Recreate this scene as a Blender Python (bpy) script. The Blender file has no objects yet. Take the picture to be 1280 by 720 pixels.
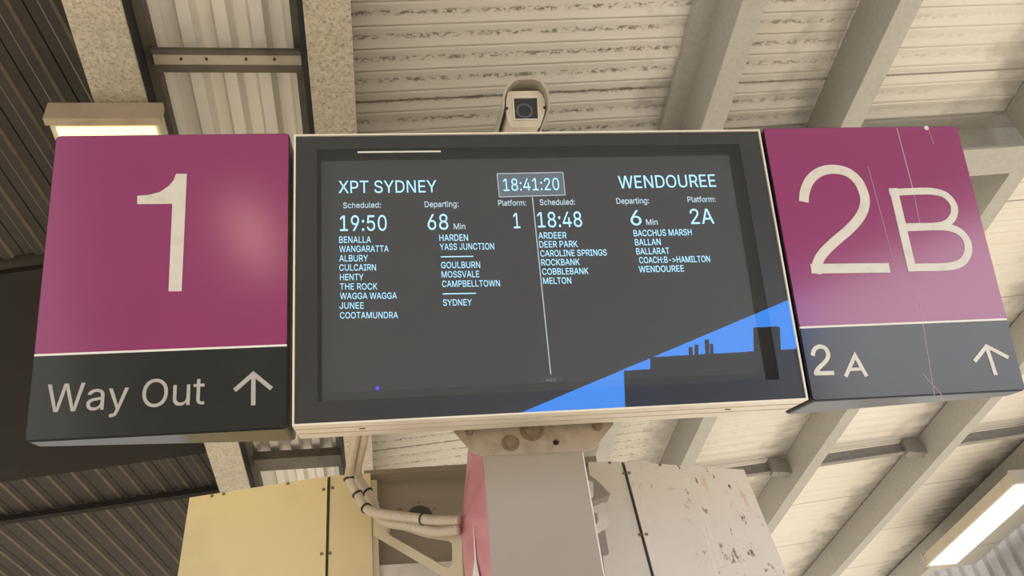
import bpy, bmesh, math, random
from mathutils import Vector, Matrix
random.seed(4)
D = bpy.data
C = bpy.context.scene.collection
EYE = 1.6                                   # eye height above the platform

# ------------------------------------------------------------------ camera, sky, sun, exposure
FPX = 1115.806
ROT = Matrix(((0.98805, -0.09333, -0.12264), (-0.03290, 0.64969, -0.75949), (0.15057, 0.75445, 0.63886)))
cam_data = D.cameras.new('camera'); cam_data.sensor_width = 36.0; cam_data.lens = FPX / 1280 * 36.0
cam = D.objects.new('camera', cam_data); C.objects.link(cam)
right, down, fwd = ROT[0], ROT[1], ROT[2]
cam.matrix_world = Matrix(((right[0], -down[0], -fwd[0], 0), (right[1], -down[1], -fwd[1], 0), (right[2], -down[2], -fwd[2], EYE), (0, 0, 0, 1)))
bpy.context.scene.camera = cam
vs = bpy.context.scene.view_settings
vs.view_transform = 'Standard'; vs.look = 'None'; vs.gamma = 1.0; vs.use_curve_mapping = False
vs.exposure = 0.14

SKY_WARM, SKY_WARM_POWER = (1.0, 0.95, 0.89), 1.30
SKY_BLUE, SKY_BLUE_POWER = (0.05, 0.27, 0.88), 11.0
SKY_HAZE, SKY_HAZE_POWER = (.93, .95, 1.0), 4.0
SKY_GLOW, SKY_GLOW_POWER = (1.0, .70, .48), 9.0          # warm patch added to the sky, mirrored in the left sign
SUN_DIR, SUN_POWER = Vector((0.90, 0.27, 0.37)).normalized(), 12.5
LAMP_WARM_POWER, LAMP_COOL_POWER = 1.7, 6.0

world = D.worlds.new('sky'); bpy.context.scene.world = world; world.use_nodes = True
wn, wl = world.node_tree.nodes, world.node_tree.links
wn.clear()
w_out = wn.new('ShaderNodeOutputWorld'); w_bg = wn.new('ShaderNodeBackground'); w_tc = wn.new('ShaderNodeTexCoord')
def wnode(t, **k):
    n = wn.new(t)
    for a, b in k.items(): setattr(n, a, b)
    return n
dot = wnode('ShaderNodeVectorMath', operation='DOT_PRODUCT'); dot.inputs[1].default_value = Vector((0.155, -0.978, -0.14)).normalized()
wl.new(w_tc.outputs['Generated'], dot.inputs[0])
blue = wnode('ShaderNodeMapRange', interpolation_type='SMOOTHSTEP'); blue.inputs[1].default_value = 0.9640; blue.inputs[2].default_value = 0.9668
wl.new(dot.outputs['Value'], blue.inputs[0])
side = wnode('ShaderNodeVectorMath', operation='DOT_PRODUCT'); side.inputs[1].default_value = (1, 0, 0)
wl.new(w_tc.outputs['Generated'], side.inputs[0])
bright = wnode('ShaderNodeMapRange'); bright.inputs[1].default_value = -1; bright.inputs[2].default_value = 1; bright.inputs[3].default_value = 1.2; bright.inputs[4].default_value = 0.5
wl.new(side.outputs['Value'], bright.inputs[0])
warm = wnode('ShaderNodeVectorMath', operation='SCALE'); warm.inputs[0].default_value = [c * SKY_WARM_POWER for c in SKY_WARM]
wl.new(bright.outputs[0], warm.inputs['Scale'])
pale = wnode('ShaderNodeVectorMath', operation='DOT_PRODUCT'); pale.inputs[1].default_value = Vector((0.52, -0.84, -0.10)).normalized()
wl.new(w_tc.outputs['Generated'], pale.inputs[0])
hazy = wnode('ShaderNodeMapRange', interpolation_type='SMOOTHSTEP'); hazy.inputs[1].default_value = 0.93; hazy.inputs[2].default_value = 0.985
wl.new(pale.outputs['Value'], hazy.inputs[0])
glow = wnode('ShaderNodeVectorMath', operation='DOT_PRODUCT'); glow.inputs[1].default_value = Vector((-0.19, -0.98, 0.02)).normalized()
wl.new(w_tc.outputs['Generated'], glow.inputs[0])
gmask = wnode('ShaderNodeMapRange', interpolation_type='SMOOTHSTEP'); gmask.inputs[1].default_value = 0.985; gmask.inputs[2].default_value = 0.997
wl.new(glow.outputs['Value'], gmask.inputs[0])
gmix = wnode('ShaderNodeMix', data_type='RGBA'); wl.new(gmask.outputs[0], gmix.inputs[0]); wl.new(warm.outputs[0], gmix.inputs[6]); gmix.inputs[7].default_value = [c * SKY_GLOW_POWER for c in SKY_GLOW] + [1]
hmix = wnode('ShaderNodeMix', data_type='RGBA'); wl.new(hazy.outputs[0], hmix.inputs[0]); wl.new(gmix.outputs[2], hmix.inputs[6]); hmix.inputs[7].default_value = [c * SKY_HAZE_POWER for c in SKY_HAZE] + [1]
wmix = wnode('ShaderNodeMix', data_type='RGBA'); wl.new(blue.outputs[0], wmix.inputs[0])
wl.new(hmix.outputs[2], wmix.inputs[6]); wmix.inputs[7].default_value = [c * SKY_BLUE_POWER for c in SKY_BLUE] + [1]
wl.new(wmix.outputs[2], w_bg.inputs[0]); wl.new(w_bg.outputs[0], w_out.inputs[0])

sun_data = D.lights.new('sun', 'SUN'); sun_data.energy = SUN_POWER; sun_data.angle = 0.01; sun_data.color = (1.0, 0.93, 0.83)
sun = D.objects.new('sun', sun_data); C.objects.link(sun); sun.location = SUN_DIR * 20
sun.rotation_euler = SUN_DIR.to_track_quat('Z', 'Y').to_euler()

# ------------------------------------------------------------------ materials
def rgb(r, g, b):
    f = lambda c: (c / 255 / 12.92) if c / 255 <= 0.04045 else ((c / 255 + 0.055) / 1.055) ** 2.4
    return (f(r), f(g), f(b), 1)
class Mat:
    def __init__(s, name, color=(.5, .5, .5, 1), rough=.5, metal=0.0, spec=.5):
        s.m = D.materials.new(name); s.m.use_nodes = True
        s.n, s.l = s.m.node_tree.nodes, s.m.node_tree.links
        s.b = s.n['Principled BSDF']; s.out = s.n['Material Output']
        s.b.inputs['Base Color'].default_value = color; s.b.inputs['Roughness'].default_value = rough
        s.b.inputs['Metallic'].default_value = metal; s.b.inputs['Specular IOR Level'].default_value = spec
        s.col = None; s.base = color
        s.tc = s.n.new('ShaderNodeTexCoord')
    def coord(s, scale=(1, 1, 1)):
        m = s.n.new('ShaderNodeMapping'); m.inputs['Scale'].default_value = scale
        s.l.new(s.tc.outputs['Object'], m.inputs[0]); return m.outputs[0]
    def noise(s, scale, detail=4, coord=None, rough=.6):
        t = s.n.new('ShaderNodeTexNoise'); t.inputs['Scale'].default_value = scale; t.inputs['Detail'].default_value = detail; t.inputs['Roughness'].default_value = rough
        s.l.new(coord if coord else s.tc.outputs['Object'], t.inputs[0]); return t.outputs[0]
    def voronoi(s, scale, coord=None):
        t = s.n.new('ShaderNodeTexVoronoi'); t.inputs['Scale'].default_value = scale
        s.l.new(coord if coord else s.tc.outputs['Object'], t.inputs[0]); return t
    def rng(s, v, a, b, c=0.0, d=1.0):
        m = s.n.new('ShaderNodeMapRange'); s.l.new(v, m.inputs[0])
        for i, x in enumerate((a, b, c, d)): m.inputs[i + 1].default_value = x
        return m.outputs[0]
    def math(s, op, a, b=None):
        m = s.n.new('ShaderNodeMath'); m.operation = op
        for i, x in enumerate((a, b)):
            if x is None: continue
            if isinstance(x, (int, float)): m.inputs[i].default_value = x
            else: s.l.new(x, m.inputs[i])
        return m.outputs[0]
    def blend(s, fac, color):
        m = s.n.new('ShaderNodeMix'); m.data_type = 'RGBA'; s.l.new(fac, m.inputs[0])
        if s.col: s.l.new(s.col, m.inputs[6])
        else: m.inputs[6].default_value = s.base
        m.inputs[7].default_value = color; s.col = m.outputs[2]
        s.l.new(s.col, s.b.inputs['Base Color']); return s
    def bump(s, h, strength=.2, dist=.01):
        b = s.n.new('ShaderNodeBump'); b.inputs['Strength'].default_value = strength; b.inputs['Distance'].default_value = dist
        s.l.new(h, b.inputs['Height']); s.l.new(b.outputs[0], s.b.inputs['Normal']); return s

def painted(name, c, rough=.45, dirt=None, scale=6, lo=.5, hi=.75, **k):
    m = Mat(name, c, rough, **k)
    d = dirt or tuple(x * .75 for x in c[:3]) + (1,)
    return m.blend(m.rng(m.noise(scale, 6), lo, hi), d).m
def galvanised(name, c, dark, scale=60, fleck=True, **k):
    m = Mat(name, c, .5, **k)
    v = m.voronoi(scale)
    m.blend(m.rng(v.outputs['Color'], .1, .9, 0, .55), dark)
    if fleck: m.blend(m.rng(m.noise(scale * 1.1, 4), .55, .64, 0, .6), tuple(x * .45 for x in dark[:3]) + (1,))
    m.blend(m.rng(m.noise(3, 5), .5, .8, 0, .45), dark)
    return m.m
def emitter(name, c, power):
    m = Mat(name, c); m.b.inputs['Emission Color'].default_value = c; m.b.inputs['Emission Strength'].default_value = power
    return m.m

M = {}
M['purple'] = painted('purple_sign_face', (.255, .036, .135, 1), .15, (.235, .034, .122, 1), 3, spec=.65)
M['black_face'] = painted('charcoal_sign_face', (.019, .020, .020, 1), .14, (.028, .028, .028, 1), 4, spec=.5)
M['sign_metal'] = Mat('brushed_sign_edge', (.04, .04, .039, 1), .28, 1.0).m
M['light_line'] = painted('white_line', (.75, .73, .68, 1), .4)
M['letter'] = painted('translucent_white_letter', (.62, .60, .53, 1), .35, (.52, .50, .44, 1), 30)
M['letter_grey'] = painted('silver_letter', (.40, .39, .36, 1), .35, (.32, .31, .29, 1), 40)
M['aluminium'] = painted('pale_aluminium', (.72, .67, .57, 1), .35, (.60, .56, .47, 1), 5)
M['dark_seam'] = Mat('dark_seam', (.03, .028, .025, 1), .6).m
M['frit'] = Mat('black_glass_border', (.012, .013, .014, 1), .3).m
M['recess'] = painted('dark_grey_recess', (.055, .060, .060, 1), .5)
M['monitor'] = painted('black_monitor_plastic', (.040, .043, .043, 1), .45)
lcd = Mat('dark_lcd', (.02, .02, .021, 1), .4); lcd.b.inputs['Emission Color'].default_value = (.017, .018, .019, 1); lcd.b.inputs['Emission Strength'].default_value = 1.0; M['lcd'] = lcd.m
M['lcd_text'] = emitter('pale_blue_pixels', rgb(146, 196, 222), 1.0)
M['lcd_label'] = emitter('pale_grey_blue_pixels', rgb(160, 186, 200), 0.85)
M['lcd_line'] = emitter('thin_pale_line_pixels', rgb(150, 160, 168), 0.8)
M['lcd_box'] = emitter('slate_pixels', rgb(78, 90, 100), 0.6)
M['led'] = emitter('blue_led', (.03, .03, 1, 1), 1.6)
M['logo'] = Mat('grey_logo', (.3, .3, .3, 1), .4).m
gl = Mat('cover_glass'); gl.n.remove(gl.b)
fres = gl.n.new('ShaderNodeFresnel'); fres.inputs[0].default_value = 1.9
tr = gl.n.new('ShaderNodeBsdfTransparent'); gg = gl.n.new('ShaderNodeBsdfGlossy'); gg.inputs['Roughness'].default_value = 0.0
geo = gl.n.new('ShaderNodeNewGeometry'); front = gl.math('MULTIPLY', fres.outputs[0], gl.math('SUBTRACT', 1.0, geo.outputs['Backfacing']))
gm = gl.n.new('ShaderNodeMixShader'); gl.l.new(front, gm.inputs[0]); gl.l.new(tr.outputs[0], gm.inputs[1]); gl.l.new(gg.outputs[0], gm.inputs[2]); gl.l.new(gm.outputs[0], gl.out.inputs[0])
M['glass'] = gl.m

M['flange_left'] = galvanised('mottled_galvanised_flange', (.47, .415, .31, 1), (.23, .20, .145, 1), 110)
M['purlin'] = galvanised('galvanised_purlin', (.40, .39, .345, 1), (.31, .303, .27, 1), 70, fleck=False)
M['bracing'] = galvanised('dull_galvanised_brace', (.26, .253, .225, 1), (.16, .155, .14, 1), 50, fleck=False)
M['bar'] = painted('brown_grey_bar', (.30, .27, .22, 1), .55, (.18, .16, .13, 1), 12)
M['bar_light'] = painted('tan_bar_face', (.42, .37, .29, 1), .5, (.33, .29, .22, 1), 12)
M['bar'] = painted('brown_grey_bar', (.12, .105, .085, 1), .6, (.08, .07, .056, 1), 12, spec=.2)
M['dark_roof'] = painted('dark_brown_cladding', (.048, .041, .033, 1), .7, (.034, .030, .025, 1), 5, spec=.15)
M['rib_highlight'] = painted('rib_highlight_tone', (.155, .13, .095, 1), .6, (.10, .085, .063, 1), 9, spec=.2)  # rib highlights put into the colour of the slope faces
M['dark_girder'] = painted('dark_girder_paint', (.022, .019, .016, 1), .8, (.028, .025, .021, 1), 3, spec=.1)
M['grey_clad'] = painted('grey_cladding', (.33, .33, .33, 1), .5, (.26, .26, .26, 1), 8)
M['concrete'] = painted('platform_paving', (.50, .46, .40, 1), .8, (.42, .39, .34, 1), 3)
M['rear'] = painted('added_wall_grey', (.13, .13, .13, 1), .7)  # for the added wall behind the viewer
M['city'] = painted('hazy_building_wall', (.05, .052, .056, 1), .8)

def sheet_mat(name, along_x=True):
    m = Mat(name, (.76, .73, .665, 1), .55)
    sep = m.n.new('ShaderNodeSeparateXYZ'); m.l.new(m.tc.outputs['Object'], sep.inputs[0])
    m.blend(m.rng(m.noise(1.3, 5), .45, .8, 0, .5), (.68, .63, .54, 1))
    m.blend(m.rng(m.noise(9, 5, m.coord((.25, 3, 1) if along_x else (3, .25, 1))), .5, .8, 0, .4), (.62, .57, .48, 1))
    if along_x:
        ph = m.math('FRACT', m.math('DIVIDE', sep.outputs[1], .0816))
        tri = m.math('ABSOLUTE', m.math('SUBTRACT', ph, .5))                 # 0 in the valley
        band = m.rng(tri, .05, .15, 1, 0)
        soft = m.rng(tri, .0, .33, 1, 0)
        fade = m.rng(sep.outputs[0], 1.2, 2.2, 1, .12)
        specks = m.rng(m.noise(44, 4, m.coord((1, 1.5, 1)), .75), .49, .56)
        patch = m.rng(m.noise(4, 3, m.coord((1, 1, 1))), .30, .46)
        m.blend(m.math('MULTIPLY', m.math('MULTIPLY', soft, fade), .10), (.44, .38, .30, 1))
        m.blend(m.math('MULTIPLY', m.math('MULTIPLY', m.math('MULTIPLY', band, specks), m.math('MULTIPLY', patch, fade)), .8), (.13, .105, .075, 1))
        lap = m.math('ABSOLUTE', m.math('SUBTRACT', m.math('FRACT', m.math('DIVIDE', sep.outputs[1], .7344)), .5))
        m.blend(m.rng(lap, .004, .007, .75, 0), (.14, .12, .09, 1))
        for x in (1.094, 1.624, 2.483, 3.42, 4.386):                        # ragged grey band left of each purlin
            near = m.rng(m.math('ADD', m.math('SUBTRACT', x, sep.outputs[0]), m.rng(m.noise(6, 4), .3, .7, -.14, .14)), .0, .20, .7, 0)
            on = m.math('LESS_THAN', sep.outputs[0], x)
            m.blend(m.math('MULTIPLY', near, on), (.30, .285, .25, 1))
    return m.m
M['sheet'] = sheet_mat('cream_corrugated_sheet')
M['gutter_sheet'] = sheet_mat('cream_trough_sheet', False)

M['housing'] = painted('lamplit_housing_paint', (.74, .635, .37, 1), .36, (.58, .50, .32, 1), 2.2)  # the lamp's yellow light is mixed into this colour
def stained(name):
    m = Mat(name, (.72, .665, .61, 1), .42)
    m.blend(m.rng(m.noise(4, 5), .5, .75, 0, .4), (.62, .57, .52, 1))
    streak = m.rng(m.noise(7, 4, m.coord((6, 1, .35))), .60, .68, 0, .5)
    m.blend(streak, (.80, .76, .70, 1))
    sp = m.n.new('ShaderNodeSeparateXYZ'); m.l.new(m.tc.outputs['Object'], sp.inputs[0])
    edge = m.rng(m.math('ADD', sp.outputs[0], m.math('MULTIPLY', m.math('SUBTRACT', sp.outputs[2], 2.48), .45)), .35, .75, .18, 1)
    spots = m.math('MULTIPLY', m.math('MULTIPLY', m.rng(m.noise(30, 3, m.coord((1.3, 1, .7))), .61, .645), m.rng(m.noise(3.5, 2), .44, .55)), edge)
    m.blend(spots, (.13, .06, .03, 1))
    m.blend(m.math('MULTIPLY', m.rng(m.noise(16, 4, m.coord((1.6, 1, .4))), .60, .68, 0, .55), m.rng(edge, .7, 1.0)), (.58, .36, .22, 1))
    return m.m
M['housing_stained'] = stained('stained_pale_housing_paint')
M['housing_back'] = painted('taupe_back_panel', (.30, .255, .20, 1), .5, (.26, .22, .17, 1), 5)
M['housing_white'] = painted('white_ledge_paint', (.70, .66, .60, 1), .5)
M['bracket'] = painted('cream_bracket_paint', (.56, .49, .34, 1), .4, (.48, .41, .28, 1), 6)
M['bracket_grey'] = painted('grey_bracket_steel', (.30, .27, .24, 1), .45)
M['post'] = painted('warm_grey_post_paint', (.33, .29, .245, 1), .45, (.29, .255, .215, 1), 2.5)
M['plate'] = painted('dirty_taupe_plate', (.37, .31, .24, 1), .5, (.25, .20, .145, 1), 18, .48, .72)
M['magenta'] = painted('faded_magenta_post_side', (.60, .25, .31, 1), .25, (.50, .19, .25, 1), 3)
M['bolt'] = painted('weathered_bolt', (.24, .18, .125, 1), .5, (.10, .07, .05, 1), 60, metal=.3)
M['conduit'] = painted('cream_conduit', (.55, .48, .37, 1), .5, (.45, .39, .29, 1), 20)
M['tie'] = Mat('black_cable_tie', (.015, .014, .013, 1), .5).m
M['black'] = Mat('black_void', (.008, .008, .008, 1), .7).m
mesh_m = Mat('black_vent_mesh', (.012, .012, .012, 1), .5); ck = mesh_m.n.new('ShaderNodeTexChecker'); ck.inputs['Scale'].default_value = 260
mesh_m.l.new(mesh_m.tc.outputs['Object'], ck.inputs[0]); mesh_m.blend(ck.outputs['Fac'], (.07, .068, .06, 1)); M['vent'] = mesh_m.m
M['cctv'] = painted('cream_camera_face', (.68, .60, .47, 1), .4)
M['cctv_hood'] = painted('grey_beige_camera_hood', (.44, .39, .31, 1), .45)
M['lens'] = Mat('dark_camera_window', (.02, .023, .028, 1), .06, spec=1.0).m
M['lens_ring'] = Mat('grey_lens_ring', (.10, .11, .12, 1), .3).m
M['lamp_body'] = painted('cream_lamp_body', (.50, .45, .34, 1), .45, (.42, .37, .27, 1), 10)
M['lamp_end'] = painted('brown_lamp_end', (.34, .27, .18, 1), .5, (.25, .19, .12, 1), 10)
def diffuser(name, c, power, dirty):
    m = Mat(name, c, .4); m.b.inputs['Emission Color'].default_value = c
    if dirty:
        d = m.rng(m.noise(22, 6), .56, .66, power, power * .25)
        m.l.new(d, m.b.inputs['Emission Strength'])
    else: m.b.inputs['Emission Strength'].default_value = power
    return m.m
M['lamp_warm'] = diffuser('warm_lit_diffuser', (1.0, .76, .34, 1), LAMP_WARM_POWER, False)
M['lamp_cool'] = diffuser('white_lit_diffuser', (1.0, .97, .92, 1), LAMP_COOL_POWER, False)

# ------------------------------------------------------------------ helpers
def at(px, py, Y=None, n=None, p0=None):
    """a point of the place seen at a pixel of the 1280x720 photograph, on the vertical plane Y or on the plane n through p0"""
    d = ROT.transposed() @ Vector(((px - 640) / FPX, (py - 360) / FPX, 1.0))
    o = Vector((0, 0, EYE))
    if n is None: return o + d * (Y / d.y)
    return o + d * ((p0 - o).dot(n) / d.dot(n))
def obj(name, bm, mat, parent=None, smooth=False):
    me = D.meshes.new(name); bmesh.ops.recalc_face_normals(bm, faces=bm.faces[:]); bm.to_mesh(me); bm.free()
    for m in (mat if isinstance(mat, list) else [mat]): me.materials.append(m)
    if smooth:
        for p in me.polygons: p.use_smooth = True
    o = D.objects.new(name, me); C.objects.link(o)
    if parent: o.parent = parent
    return o
def tag(o, label=None, cat=None, group=None, kind=None):
    for k, v in (('label', label), ('category', cat), ('group', group), ('kind', kind)):
        if v: o[k] = v
    return o
def thing(name, label, cat, mw=None, group=None):
    o = D.objects.new(name, None); C.objects.link(o); o.empty_display_size = .1
    if mw is not None: o.matrix_world = mw
    return tag(o, label, cat, group)
def box(bm, x0, x1, y0, y1, z0, z1, mi=0):
    v = [bm.verts.new((x, y, z)) for x in (x0, x1) for y in (y0, y1) for z in (z0, z1)]
    for f in ((0, 1, 3, 2), (4, 6, 7, 5), (0, 4, 5, 1), (2, 3, 7, 6), (0, 2, 6, 4), (1, 5, 7, 3)):
        bm.faces.new([v[i] for i in f]).material_index = mi
    return bm
def B(*a): return box(bmesh.new(), *a)
def prism(bm, loop, off, mi=0):
    """closed solid: loop of points swept by the vector off"""
    a = [bm.verts.new(p) for p in loop]; b = [bm.verts.new(Vector(p) + Vector(off)) for p in loop]
    n = len(a); bm.faces.new(a).material_index = mi; bm.faces.new(b[::-1]).material_index = mi
    for i in range(n): bm.faces.new((a[i], b[i], b[(i + 1) % n], a[(i + 1) % n])).material_index = mi
    return bm
def holed(bm, outer, holes, off):
    """plate with holes"""
    edges = []; allv = []
    for lp in [outer] + holes:
        vs_ = [bm.verts.new(p) for p in lp]; allv += vs_
        for i in range(len(vs_)): edges.append(bm.edges.new((vs_[i], vs_[(i + 1) % len(vs_)])))
    r = bmesh.ops.triangle_fill(bm, edges=edges, use_beauty=True)
    fs = [g for g in r['geom'] if isinstance(g, bmesh.types.BMFace)]
    e = bmesh.ops.extrude_face_region(bm, geom=fs)
    bmesh.ops.translate(bm, vec=Vector(off), verts=[g for g in e['geom'] if isinstance(g, bmesh.types.BMVert)])
    return bm
def cyl(bm, p0, p1, r0, r1=None, n=20, cap=True):
    p0, p1 = Vector(p0), Vector(p1); r1 = r0 if r1 is None else r1
    q = (p1 - p0).to_track_quat('Z', 'Y')
    ra = [bm.verts.new(p0 + q @ Vector((r0 * math.cos(2 * math.pi * i / n), r0 * math.sin(2 * math.pi * i / n), 0))) for i in range(n)]
    rb = [bm.verts.new(p1 + q @ Vector((r1 * math.cos(2 * math.pi * i / n), r1 * math.sin(2 * math.pi * i / n), 0))) for i in range(n)]
    for i in range(n): bm.faces.new((ra[i], ra[(i + 1) % n], rb[(i + 1) % n], rb[i]))
    if cap: bm.faces.new(ra[::-1]); bm.faces.new(rb)
    return bm
def smoothpath(pts, k=8):
    pts = [Vector(p) for p in pts]; out = []
    for i in range(len(pts) - 1):
        p0, p1, p2, p3 = pts[max(i - 1, 0)], pts[i], pts[i + 1], pts[min(i + 2, len(pts) - 1)]
        for j in range(k):
            u = j / k
            out.append(.5 * ((2 * p1) + (p2 - p0) * u + (2 * p0 - 5 * p1 + 4 * p2 - p3) * u * u + (3 * p1 - p0 - 3 * p2 + p3) * u ** 3))
    return out + [pts[-1]]
def tube(bm, path, r, n=12, rings=None):
    prev = None; up = Vector((0.3, 1, 0.2)); first = None; L = 0
    for i, p in enumerate(path):
        d = (path[min(i + 1, len(path) - 1)] - path[max(i - 1, 0)]).normalized()
        x = d.cross(up).normalized(); y = d.cross(x)
        if i: L += (p - path[i - 1]).length
        rr = r(L) if callable(r) else r
        ring = [bm.verts.new(p + (x * math.cos(2 * math.pi * k / n) + y * math.sin(2 * math.pi * k / n)) * rr) for k in range(n)]
        if prev:
            for k in range(n): bm.faces.new((prev[k], prev[(k + 1) % n], ring[(k + 1) % n], ring[k]))
        else: first = ring
        prev = ring
    bm.faces.new(first[::-1]); bm.faces.new(prev)
    return bm
def rounded(x0, x1, z0, z1, r, y=0.0, k=4):
    pts = []
    for cx, cz, a0 in ((x1 - r, z1 - r, 0), (x0 + r, z1 - r, 90), (x0 + r, z0 + r, 180), (x1 - r, z0 + r, 270)):
        for i in range(k + 1):
            a = math.radians(a0 + 90 * i / k); pts.append((cx + r * math.cos(a), y, cz + r * math.sin(a)))
    return pts
def stroke(bm, pts, w, y0, y1):
    """a flat letter stroke of width w along 2D points (x, z), solid between the depths y0 and y1"""
    pts = [Vector(p) for p in pts]; L, R_ = [], []
    for i, p in enumerate(pts):
        d0 = (p - pts[i - 1]).normalized() if i else None
        d1 = (pts[i + 1] - p).normalized() if i < len(pts) - 1 else None
        d0 = d0 or d1; d1 = d1 or d0
        n0 = Vector((-d0.y, d0.x)); n1 = Vector((-d1.y, d1.x)); m = (n0 + n1).normalized()
        s = w / 2 / max(.35, m.dot(n0)); L.append(p + m * s); R_.append(p - m * s)
    for i in range(len(pts) - 1):
        q = [L[i], L[i + 1], R_[i + 1], R_[i]]
        prism(bm, [(a.x, y0, a.y) for a in q], (0, y1 - y0, 0))
    return bm

# ------------------------------------------------------------------ the setting
def rot_z(o, ang, loc):
    o.matrix_world = Matrix.Translation(loc) @ Matrix.Rotation(ang, 4, 'Z'); return o
SLOPE = .08
ZF, ZS = 2.15 + EYE, 2.35 + EYE                 # purlin soffit and sheet height at x = 0
tag(obj('floor', B(-9, 18, -9, 18, -.3, 0), M['concrete']), 'pale platform paving below the signs', 'floor', kind='structure')

def wave_sheet(x0, x1, y0, y1, pitch, amp, zfun):
    bm = bmesh.new(); prev = None
    phases = [k + f for k in range(int(y0 / pitch), int(y1 / pitch)) for f in (-.045, 0, .045, .12, .2, .3, .4, .5, .6, .7, .8, .88)]
    for ph in phases:
        y = ph * pitch
        dz = amp * math.cos(2 * math.pi * (ph - .5)) + (.006 if abs(ph - round(ph)) < .01 else 0)      # hollow (up) at phase .5, a crease at phase 0
        row = [bm.verts.new((x, y, zfun(x) + dz + t)) for t in (0, .012) for x in (x0, x1)]
        if prev:
            bm.faces.new((prev[0], prev[1], row[1], row[0])); bm.faces.new((prev[2], row[2], row[3], prev[3]))
            bm.faces.new((prev[0], row[0], row[2], prev[2])); bm.faces.new((prev[1], prev[3], row[3], row[1]))
        prev = row
    return bm
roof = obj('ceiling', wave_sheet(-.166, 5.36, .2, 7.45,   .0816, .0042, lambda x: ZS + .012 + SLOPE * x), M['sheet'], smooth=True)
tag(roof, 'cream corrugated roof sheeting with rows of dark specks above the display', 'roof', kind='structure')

def trough_sheet(x0, x1, y0, y1, z, pitch, depth):
    bm = bmesh.new(); prof = []; x = x0
    while x < x1:
        for dx, dz in ((0, 0), (.36, 0), (.50, depth), (.86, depth)):
            if x + dx * pitch < x1: prof.append((x + dx * pitch, z + dz))
        x += pitch
    prof.append((x1, prof[-1][1]))
    lo = [[bm.verts.new((px, y, pz + t)) for px, pz in prof] for t in (0, .01) for y in (y0, y1)]
    for a, b in ((0, 1), (2, 3)):
        for i in range(len(prof) - 1): bm.faces.new((lo[a][i], lo[a][i + 1], lo[b][i + 1], lo[b][i]))
    for i in (0, len(prof) - 1): bm.faces.new((lo[0][i], lo[1][i], lo[3][i], lo[2][i]))
    return bm
ts = obj('ceiling', trough_sheet(-.632, -.186, .2, 7.0, 2.325 + EYE, .1, .042), M['gutter_sheet'])
tag(ts, 'cream deep-ribbed roof strip between the two mottled beams at left', 'roof', kind='structure')
bm = bmesh.new(); box(bm, -.645, -.606, .2, 7, 2.275 + EYE, 2.325 + EYE); box(bm, -.215, -.184, .2, 7, 2.29 + EYE, 2.325 + EYE)
tag(obj('trim_1', bm, M['bar']), 'narrow brown angle strips edging the deep-ribbed strip', 'trim', kind='structure')

def beam_i(name, x0, x1, y0, y1, z0, h, web, mat, label, webside):
    bm = bmesh.new(); box(bm, x0, x1, y0, y1, z0, z0 + .012)
    wx = x1 - web if webside > 0 else x0
    box(bm, wx, wx + web, y0, y1, z0 + .012, z0 + h)
    tag(obj(name, bm, mat), label, 'beam', kind='structure')
beam_i('roof_beam', -.757, -.617, .2, 7, 2.12 + EYE, .16, .010, M['flange_left'], 'wide mottled galvanised roof beam above the number 1 sign', -1)
tag(obj('gap_shade_3', B(-.645, -.632, .2, 7, 2.133 + EYE, 2.27 + EYE), M['black']), 'black strip painted as gap shade along the wide beam above the number 1 sign', 'trim', kind='structure')  # black strip in place of the shade inside the open beam
bm = bmesh.new(); box(bm, -.167, -.042, .2, 7, 2.15 + EYE, 2.162 + EYE); box(bm, -.156, -.06, .2, 7, 2.162 + EYE, 2.325 + EYE)
tag(obj('roof_beam', bm, M['flange_left']), 'mottled grey galvanised roof beam running up behind the left end of the display', 'beam', kind='structure')
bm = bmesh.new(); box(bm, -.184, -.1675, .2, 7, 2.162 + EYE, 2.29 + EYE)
tag(obj('gap_shade_2', bm, M['black']), 'black strip painted as gap shade beside the mottled beam behind the display', 'trim', kind='structure')  # black strip in place of the shade between beam and ribbed sheet

def purlin(x, y0, y1, label, fl=.08, lap=False):
    z = ZF + SLOPE * x; bm = bmesh.new(); t = .004
    box(bm, x, x + t, y0, y1, z, z + .2)
    prism(bm, [(x + t, y0, z), (x + fl, y0, z + SLOPE * fl), (x + fl, y0, z + SLOPE * fl + t), (x + t, y0, z + t)], (0, y1 - y0, 0))
    box(bm, x + fl - t, x + fl, y0, y1, z + SLOPE * fl + t, z + SLOPE * fl + .02)
    prism(bm, [(x + t, y0, z + .2 - t), (x + fl, y0, z + .2 + SLOPE * fl - t), (x + fl, y0, z + .2 + SLOPE * fl), (x + t, y0, z + .2)], (0, y1 - y0, 0))
    if lap: box(bm, x - .07, x, y0, y1, z + .165, z + .19)
    tag(obj('roof_purlin', bm, M['purlin']), label, 'purlin', 'galvanised roof purlins', 'structure')
RY0, RY1 = 2.035, 2.175
for x, front, back, lap in (
    (1.094, 'grey roof purlin with a stepped web beside the security camera', 'grey roof purlin just right of the sign post', True),
    (1.624, 'grey roof purlin meeting the top edge of the 2B sign', 'grey roof purlin under the right part of the display, left of the 2A panel', False),
    (2.483, 'grey roof purlin cut off by the frame at the upper right', 'grey roof purlin leaving the lower left corner of the 2A panel', False),
    (3.42, None, 'grey roof purlin below the 2A panel, next to the white lamp', False),
    (4.386, None, 'grey roof purlin carrying the white strip lamp', False)):
    if front: purlin(x, .2, RY0, front, lap=lap)
    purlin(x, RY1, 7.35, back, lap=lap)
def sl_box(bm, x0, x1, y0, y1, dz0, dz1, base=ZF):
    prism(bm, [(x0, y0, base + SLOPE * x0 + dz0), (x1, y0, base + SLOPE * x1 + dz0), (x1, y0, base + SLOPE * x1 + dz1), (x0, y0, base + SLOPE * x0 + dz1)], (0, y1 - y0, 0))
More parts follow.
